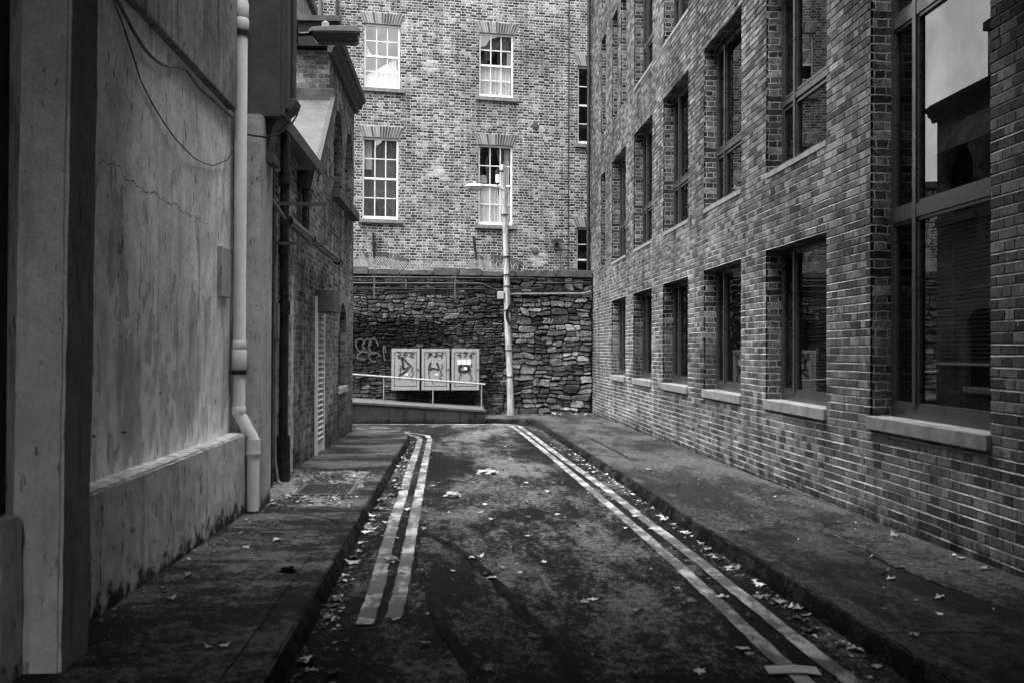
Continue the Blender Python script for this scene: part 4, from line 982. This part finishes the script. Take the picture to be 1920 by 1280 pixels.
seam([(-2.1,13.1),(-1.5,13.0),(-1.0,13.1)], .03, PH+.006, M['tar']); 
rp = random.Random(3)
sheet('worn_paving', [(-2.12,9.75),(-1.7,9.62),(-1.3,9.7),(-1.03,9.55),(-1.06,10.4),(-1.05,11.2),(-1.15,12.0),(-1.1,12.7),(-1.4,12.85),(-1.8,12.7),(-2.12,12.8)], M['pave_light'], PH+.004)
# trench reinstatement in the road with dark tar edges
S1 = [(-.32,8.76),(-.18,8.5),(-.06,8.19),(.09,7.67),(.23,7.0),(.34,6.29),(.44,5.71),(.52,5.13),(.58,4.66),(.8,2),(1.0,-2)]
S2 = [(-.29,7.11),(-.21,6.84),(-.14,6.24),(-.07,5.61),(.01,5.2),(.1,4.72),(.3,2),(.5,-2)]
sheet('trench_patch', S1 + S2[::-1], M['asphalt_patch'], .004)
seam(S1, .075, .008, M['tar'], .008); seam(S2, .07, .008, M['tar'], .008)

def line(path, w, name='road_line'):
    r = random.Random(9); L = lerp_line(path, .1)
    mb = MB(); V = []
    for i, (x, y) in enumerate(L):
        x2, y2 = L[min(i+1, len(L)-1)]; x1, y1 = L[max(i-1, 0)]
        t = Vector((x2-x1, y2-y1)).normalized(); nv = Vector((t.y, -t.x))
        a, b = w/2 + r.uniform(-.006,.004), w/2 + r.uniform(-.006,.004)
        V += [(x-nv.x*a, y-nv.y*a, gz(y)+.010), (x+nv.x*b, y+nv.y*b, gz(y)+.010)]
    mb.add(V, [(2*i, 2*i+1, 2*i+3, 2*i+2) for i in range(len(L)-1)])
    return mb.build(name, M['line'], kind='structure')
line([(-.53,5.72),(-.53,6.51),(-.56,7.52),(-.60,9.5),(-.62,11.3),(-.67,14.14),(-.71,17.59),(-.74,19.4),(-.82,20.1),(-1.05,20.7),(-1.5,21.15),(-2.4,21.4),(-6,21.4)], .105)
line([(-.375,5.86),(-.37,6.5),(-.385,7.52),(-.405,8.8),(-.435,10.93),(-.48,14.14),(-.53,17.59),(-.55,19.5),(-.62,20.3),(-.9,21.0),(-1.45,21.45),(-2.4,21.7),(-6,21.7)], .10)
line([(1.72,-2),(1.66,3.5),(1.62,5.0),(1.625,6.0),(1.63,7.23),(1.61,8.94),(1.57,11.49),(1.48,16.07),(1.38,20),(1.27,23.2),(1.15,23.75),(.8,24.0),(0,24.08),(-6,24.08)], .095)
line([(1.98,-2),(1.88,3.5),(1.84,5.0),(1.83,6.2),(1.82,7.71),(1.785,9.3),(1.75,11.89),(1.63,15.7),(1.53,20),(1.44,23.3),(1.34,23.9),(1.1,24.15),(.7,24.25)], .10)
# drain grate in the left pavement
dg = thing('drain_grate', 'dark square metal grate set in the left pavement beyond the downpipe', 'drain', (-1.4, 10.9, gz(10.9)+PH+.006))
mb = MB(); zg = gz(10.9)+PH
mb.box(-1.72,-1.12,10.42,10.47,zg+.002,zg+.022).box(-1.72,-1.12,11.33,11.38,zg-.008,zg+.012).box(-1.72,-1.68,10.471,11.329,zg-.004,zg+.016).box(-1.16,-1.12,10.471,11.329,zg-.004,zg+.016)
mb.build('rim', M['dark_box'], dg)
mb = MB(); x = -1.67
while x < -1.17: mb.box(x, x+.018, 10.472, 11.328, zg-.004, zg+.014); x += .036
y = 10.52
while y < 11.3: mb.box(-1.678, -1.162, y, y+.014, zg-.006, zg+.010); y += .06
mb.build('bars', M['dark_frame'], dg)

# ------------------------------------------------------------------ LEAVES AND LITTER
LM = leaf_mat()
def leaf_mesh(seed):
    r = random.Random(seed); n = 40; lob = r.choice((5, 5, 7)); el = r.uniform(.8, 1.2); cx_, cy_ = r.uniform(-.2, 1.1), r.uniform(-.2, .9); tw = r.uniform(-.5, .5)
    V = [(0,0,0)]; rings = 4
    prof = []
    for i in range(n):
        a = 2*math.pi*i/n; c = abs(math.cos(lob*a/2)); tip = c**1.5
        prof.append((.50 + .40*tip + .08*abs(math.sin(a*9+seed)) + r.uniform(-.06,.06)) * (1 - .18*math.cos(a+seed)))
    if r.random() < .4:
        for i in range(r.randrange(n), r.randrange(n)+n//4): prof[i % n] *= r.uniform(.5, .8)      # torn edge
    for q in range(1, rings+1):
        for i in range(n):
            a = 2*math.pi*i/n; rad = prof[i]*q/rings; x, y = rad*math.cos(a)*el, rad*math.sin(a)/el
            z = cx_*.55*x*x + cy_*.5*y*y + tw*x*y + .10*math.sin(4*x+seed)*math.cos(3*y) + (.07*abs(math.sin(lob*a/2)) if q > 1 else 0) + r.uniform(-.02,.02)*q
            V.append((x, y, z))
    F = [(0, 1+i, 1+(i+1) % n) for i in range(n)]
    for q in range(rings-1):
        for i in range(n): F.append((1+q*n+i, 1+(q+1)*n+i, 1+(q+1)*n+(i+1) % n, 1+q*n+(i+1) % n))
    mz = min(v[2] for v in V); V = [(x, y, z-mz+.01) for x, y, z in V]; z0_ = V[0][2]
    k = len(V)   # stalk
    V += [(-.2,-.025,z0_),(-.2,.025,z0_),(-1.2,.2,z0_+.25),(-1.2,.16,z0_+.25)]; F.append((k,k+1,k+2,k+3))
    me = bpy.data.meshes.new('fallen_leaf'); me.from_pydata(V, [], F); me.materials.append(LM)
    for p in me.polygons: p.use_smooth = True
    return me
LMS = [leaf_mesh(i) for i in range(16)]
rl_ = random.Random(17)
def leaf(x, y, lift, size, label, group):
    o = bpy.data.objects.new('fallen_leaf', rl_.choice(LMS)); COL.objects.link(o)
    o.location = (x, y, gz(y)+lift+.003); o.rotation_euler = (rl_.uniform(-.12,.12), rl_.uniform(-.12,.12), rl_.uniform(0,6.28))
    s = size*rl_.uniform(.4,.95); o.scale = (s, s*rl_.uniform(.6,1), s*rl_.uniform(.6,1.2)); return tag(o, label, 'leaf', group)
GUT_L = [(-0.75,5.0),(-0.76,5.06),(-0.59,4.83),(-0.6,5.39),(-0.76,5.92),(-0.74,5.88),(-0.77,6.16),(-0.77,6.32),(-0.78,6.86),(-0.79,7.06),(-0.77,7.47),(-0.79,7.69),(-0.78,7.94),(-0.8,8.31),(-0.8,8.76),(-0.75,8.7),(-0.8,8.98),(-0.8,9.14),(-0.75,9.03),(-0.67,9.37),(-0.81,9.5),(-0.82,9.76),(-0.82,10.17),(-0.81,9.7),(-0.82,10.46),(-0.79,10.24),(-0.83,10.86),(-0.82,10.94),(-0.71,10.17),(-0.81,11.28),(-0.76,11.19),(-0.7,11.27),(-0.68,11.73),(-0.82,11.99),(-0.85,13.82),(-0.84,13.12),(-0.77,13.74),(-0.86,14.29),(-0.86,15.68)]
GUT_R = [(1.93,13.21),(2.0,13.31),(1.99,12.7),(1.97,11.88),(1.97,11.58),(2.0,11.29),(2.0,10.56),(2.0,10.15),(1.98,9.69),(2.0,9.55),(1.99,9.19),(1.94,9.38),(2.0,8.75),(2.01,8.64),(2.02,8.53),(2.02,8.17),(2.02,8.02),(2.02,7.93),(2.01,7.52),(1.98,7.22),(2.03,7.31),(2.04,7.21),(2.04,6.79),(2.04,6.64),(1.95,6.31),(1.92,17.06),(1.93,16.45),(1.9,15.59),(1.94,15.07),(1.96,14.94),(1.97,14.23),(1.95,6.32),(2.01,6.15),(2.04,6.03),(2.07,5.98),(2.06,5.83),(1.99,5.77),(2.04,5.73),(1.95,5.49),(2.05,5.21),(2.07,5.11),(2.08,5.0),(2.08,4.83)]
ROAD = [(-0.5,10.09),(-0.43,7.82),(-0.38,7.08),(-0.51,8.49),(-0.29,8.92),(-0.36,5.8),(-0.18,5.92),(-0.18,5.32),(-0.04,4.95),(0.15,4.87),(-0.03,7.13),(0.19,7.03),(0.24,6.88),(0.44,7.07),(0.33,7.23),(-0.3,12.05),(-0.24,12.32),(0.17,12.42),(0.29,10.46),(-0.1,9.87),(0.21,9.9),(0.32,9.47),(0.4,8.81),(0.6,8.56),(0.72,10.65),(0.89,12.85),(0.82,15.32),(0.63,13.71),(0.83,17.66),(0.68,9.58),(0.83,12.3),(0.76,11.91),(0.12,7.58),(0.17,7.63),(0.92,11.74),(1.03,11.41),(0.98,9.74),(1.03,9.55),(0.96,7.92),(0.64,7.42),(0.44,7.36),(0.91,7.22),(0.8,6.17),(0.84,6.24),(1.06,5.95),(0.41,5.42),(0.28,5.39),(1.49,8.34),(1.5,8.92),(1.6,9.03),(1.73,8.87),(1.74,9.63),(1.68,10.82),(1.68,13.19),(1.3,12.28),(1.73,7.41),(1.74,6.82),(1.45,6.49),(1.46,6.17),(1.68,6.27),(1.72,5.81),(0.86,4.76),(1.16,4.76),(1.49,5.13),(1.49,5.03)]
PAV_R = [(2.36,8.13),(2.86,8.11),(3.45,8.5),(3.5,7.8),(2.97,6.99),(3.03,6.66),(3.02,6.25),(2.8,6.44),(2.79,6.28),(2.85,5.76),(2.68,5.71),(2.41,5.53),(2.67,5.4),(2.32,4.97),(3.6,7.03),(3.58,6.93),(3.56,6.57),(3.43,6.14),(3.28,10.19),(2.47,11.09),(2.31,12.91),(2.48,12.85)]
PAV_L = [(-1.58,7.55),(-1.4,7.83),(-1.33,7.07),(-1.19,7.06),(-1.12,6.67),(-1.74,6.58),(-1.67,5.92),(-1.2,4.91),(-1.14,4.93),(-1.85,8.89),(-1.65,8.96),(-1.54,8.59)]
for x, y in GUT_L: leaf(x, y, 0, .068, 'small curled fallen leaf in the gutter right against the left kerb', 'leaves in the left gutter')
for i in range(26):
    y = rl_.uniform(8.6, 16); leaf(-.80-(y-9)*.008+rl_.uniform(-.04,.1), y, rl_.uniform(0,.015), .06, 'small curled fallen leaf in the gutter right against the left kerb', 'leaves in the left gutter')
for x, y in GUT_R: leaf(x, y, 0, .062, 'small curled fallen leaf in the gutter right against the right kerb', 'leaves in the right gutter')
for i in range(26):
    y = rl_.uniform(4.6, 16); leaf(2.04-(y-5)*.012+rl_.uniform(-.09,.02), y, 0, .038, 'small curled fallen leaf in the gutter right against the right kerb', 'leaves in the right gutter')
for x, y in ROAD: leaf(x, y, .010, .05, 'single fallen leaf lying out on the dark asphalt of the lane', 'leaves on the road')
for x, y in PAV_R: leaf(x, y, PH+.004, .055, 'single fallen leaf lying on the right pavement beside the office wall', 'leaves on the right pavement')
for x, y in PAV_L: leaf(x, y, PH+.002, .05, 'single fallen leaf lying on the left pavement below the stucco plinth', 'leaves on the left pavement')
for i in range(62):
    x, y = rl_.uniform(-2.0,-1.05), rl_.choice((rl_.uniform(9.7,10.4), rl_.uniform(11.2,12.7)))
    leaf(x, y, PH+.008, .052, 'fallen leaf among the scatter round the drain grate on the left pavement', 'leaves round the drain grate')
for i in range(22):
    x = rl_.uniform(1.2, 3.6); y = 26.55+rl_.uniform(-.25,.15)
    leaf(x, y, PH+.004, .09, 'fallen leaf in the drift along the foot of the stone wall by the pole', 'leaves under the stone wall')
M['crumbs'] = island_mat('leaf_crumbs', ((0,.03),(.5,.12),(.8,.4),(1,.65)), var=.2)
mb = MB(); rg_ = random.Random(31)
def crumb(x, y, lift, s):
    a = rg_.uniform(0, 6.28); n = rg_.choice((3,4,5)); z = gz(y)+lift+.002
    mb.poly([(x+s*rg_.uniform(.6,1.2)*math.cos(a+2*math.pi*i/n), y+s*rg_.uniform(.6,1.2)*math.sin(a+2*math.pi*i/n), z+rg_.uniform(0,s*.7)) for i in range(n)])
for i in range(420):
    y = 4.4+15*rg_.random()**1.3; crumb(-.79-(y-5)*.008+abs(rg_.gauss(0,.09)), y, .002, rg_.uniform(.006,.020))
for i in range(420):
    y = 4.4+16*rg_.random()**1.2; crumb(2.09-(y-5)*.013-abs(rg_.gauss(0,.10)), y, .002, rg_.uniform(.006,.020))
for i in range(260): crumb(rg_.uniform(-2.05,-1.02), rg_.uniform(9.6,12.9), PH+.006, rg_.uniform(.006,.022))
for i in range(160): crumb(rg_.uniform(-.4,1.6), rg_.uniform(4.4,16), .012, rg_.uniform(.004,.012))
for i in range(120):
    y = rg_.uniform(5, 10); crumb(rg_.uniform(-1.95,-1.75), y, PH+.002, rg_.uniform(.005,.018))
for i in range(120): crumb(rg_.uniform(2.3,3.6), rg_.uniform(4.6,16), PH+.008, rg_.uniform(.004,.012))
cr = mb.build('leaf_crumbs', M['crumbs'], kind='stuff'); tag(cr, 'crumbs of broken leaves and grit strewn along the gutters', 'leaf litter')
def crumple(name, x, y, lift, sx, sy, sz, seed, mat, label, cat, rz=0):
    bm = bmesh.new(); bmesh.ops.create_icosphere(bm, subdivisions=3, radius=1); r = random.Random(seed)
    from mathutils import noise as mn
    for v in bm.verts:
        n = mn.noise(v.co*2.3+Vector((seed,0,0))); n2 = mn.noise(v.co*5+Vector((0,seed,0)))
        v.co *= .75 + .55*n + .3*n2; v.co.z = max(v.co.z, -.25)
    me = bpy.data.meshes.new(name); bm.to_mesh(me); bm.free(); me.materials.append(mat)
    o = bpy.data.objects.new(name, me); COL.objects.link(o); o.scale = (sx, sy, sz); o.location = (x, y, gz(y)+lift+sz*.25); o.rotation_euler = (0,0,rz)
    return tag(o, label, cat)
M['tissue'] = plain('white_tissue', .36, .9, var=.1); M['card'] = plain('pale_cardboard', .42, .8, var=.2, scale=12)
crumple('crumpled_tissue', -.06, 11.1, .01, .10, .08, .05, 3, M['tissue'], 'crumpled white tissue lying in the road between the two pairs of lines', 'tissue')
crumple('paper_bag', .40, 13.4, .01, .17, .10, .055, 8, M['tissue'], 'flattened pale paper bag on the road, the farthest piece of litter', 'paper bag', .5)
crumple('paper_scrap', -.50, 7.5, .012, .075, .05, .035, 5, M['tissue'], 'curled pale scrap of paper lying on the left pair of road lines', 'paper', .3)
crumple('dark_rag', -1.12, 6.67, PH, .065, .045, .03, 6, M['tar'], 'small dark crumpled scrap on the left pavement near the kerb', 'scrap')
mb = MB(); a = gz(4.77)+.014
mb.add([(-.12,-.05,0),(.02,-.06,.012),(.02,.05,.014),(-.12,.06,.002),(.13,-.055,.0),(.13,.055,.004)], [(0,1,2,3),(1,4,5,2)])
mb.add([(-.12,-.05,-.004),(.02,-.06,.008),(.02,.05,.010),(-.12,.06,-.002),(.13,-.055,-.004),(.13,.055,.0)], [(3,2,1,0),(2,5,4,1)])
o = mb.build('cardboard_piece', M['card']); o.location = (1.62, 4.76, a); o.rotation_euler = (0,0,-.1); tag(o, 'flat folded piece of pale cardboard on the right road line at the front', 'cardboard')

# ------------------------------------------------------------------ LIGHT, SKY, CAMERA
SUN_EL, SUN_AZ = R(74), R(245)        # soft sun behind cloud, over the low brick lodge on the left
w = bpy.data.worlds.new('World'); sc.world = w; w.use_nodes = True
nt = w.node_tree; bg = nt.nodes['Background']
sky = nt.nodes.new('ShaderNodeTexSky'); sky.sky_type = 'NISHITA'; sky.sun_disc = False
sky.sun_elevation = SUN_EL; sky.sun_rotation = SUN_AZ; sky.dust_density = 3; sky.air_density = 1
bw = nt.nodes.new('ShaderNodeRGBToBW'); nt.links.new(sky.outputs[0], bw.inputs[0]); nt.links.new(bw.outputs[0], bg.inputs[0])
bg.inputs[1].default_value = .13
sl = bpy.data.lights.new('sun', 'SUN'); sl.energy = 1.5; sl.angle = R(70); sl.color = (1, 1, 1)
so = bpy.data.objects.new('sun', sl); COL.objects.link(so)
d = Vector((math.sin(SUN_AZ)*math.cos(SUN_EL), math.cos(SUN_AZ)*math.cos(SUN_EL), math.sin(SUN_EL)))
so.rotation_euler = (-d).to_track_quat('-Z', 'Y').to_euler(); so.location = d*40
cam = bpy.data.cameras.new('camera'); cam.lens = 35; cam.sensor_width = 36; cam.clip_end = 500; cam.clip_start = .05
co = bpy.data.objects.new('camera', cam); COL.objects.link(co); co.location = (0, 0, 1.5); co.rotation_euler = (R(90.52), R(-.25), R(-3.07))
cam.dof.use_dof = True; cam.dof.focus_distance = 19; cam.dof.aperture_fstop = 4.0
sc.camera = co
sc.view_settings.view_transform = 'Standard'; sc.view_settings.look = 'None'; sc.view_settings.gamma = 1; sc.view_settings.exposure = 2.85
sc.cycles.max_bounces = 8; sc.cycles.transparent_max_bounces = 12
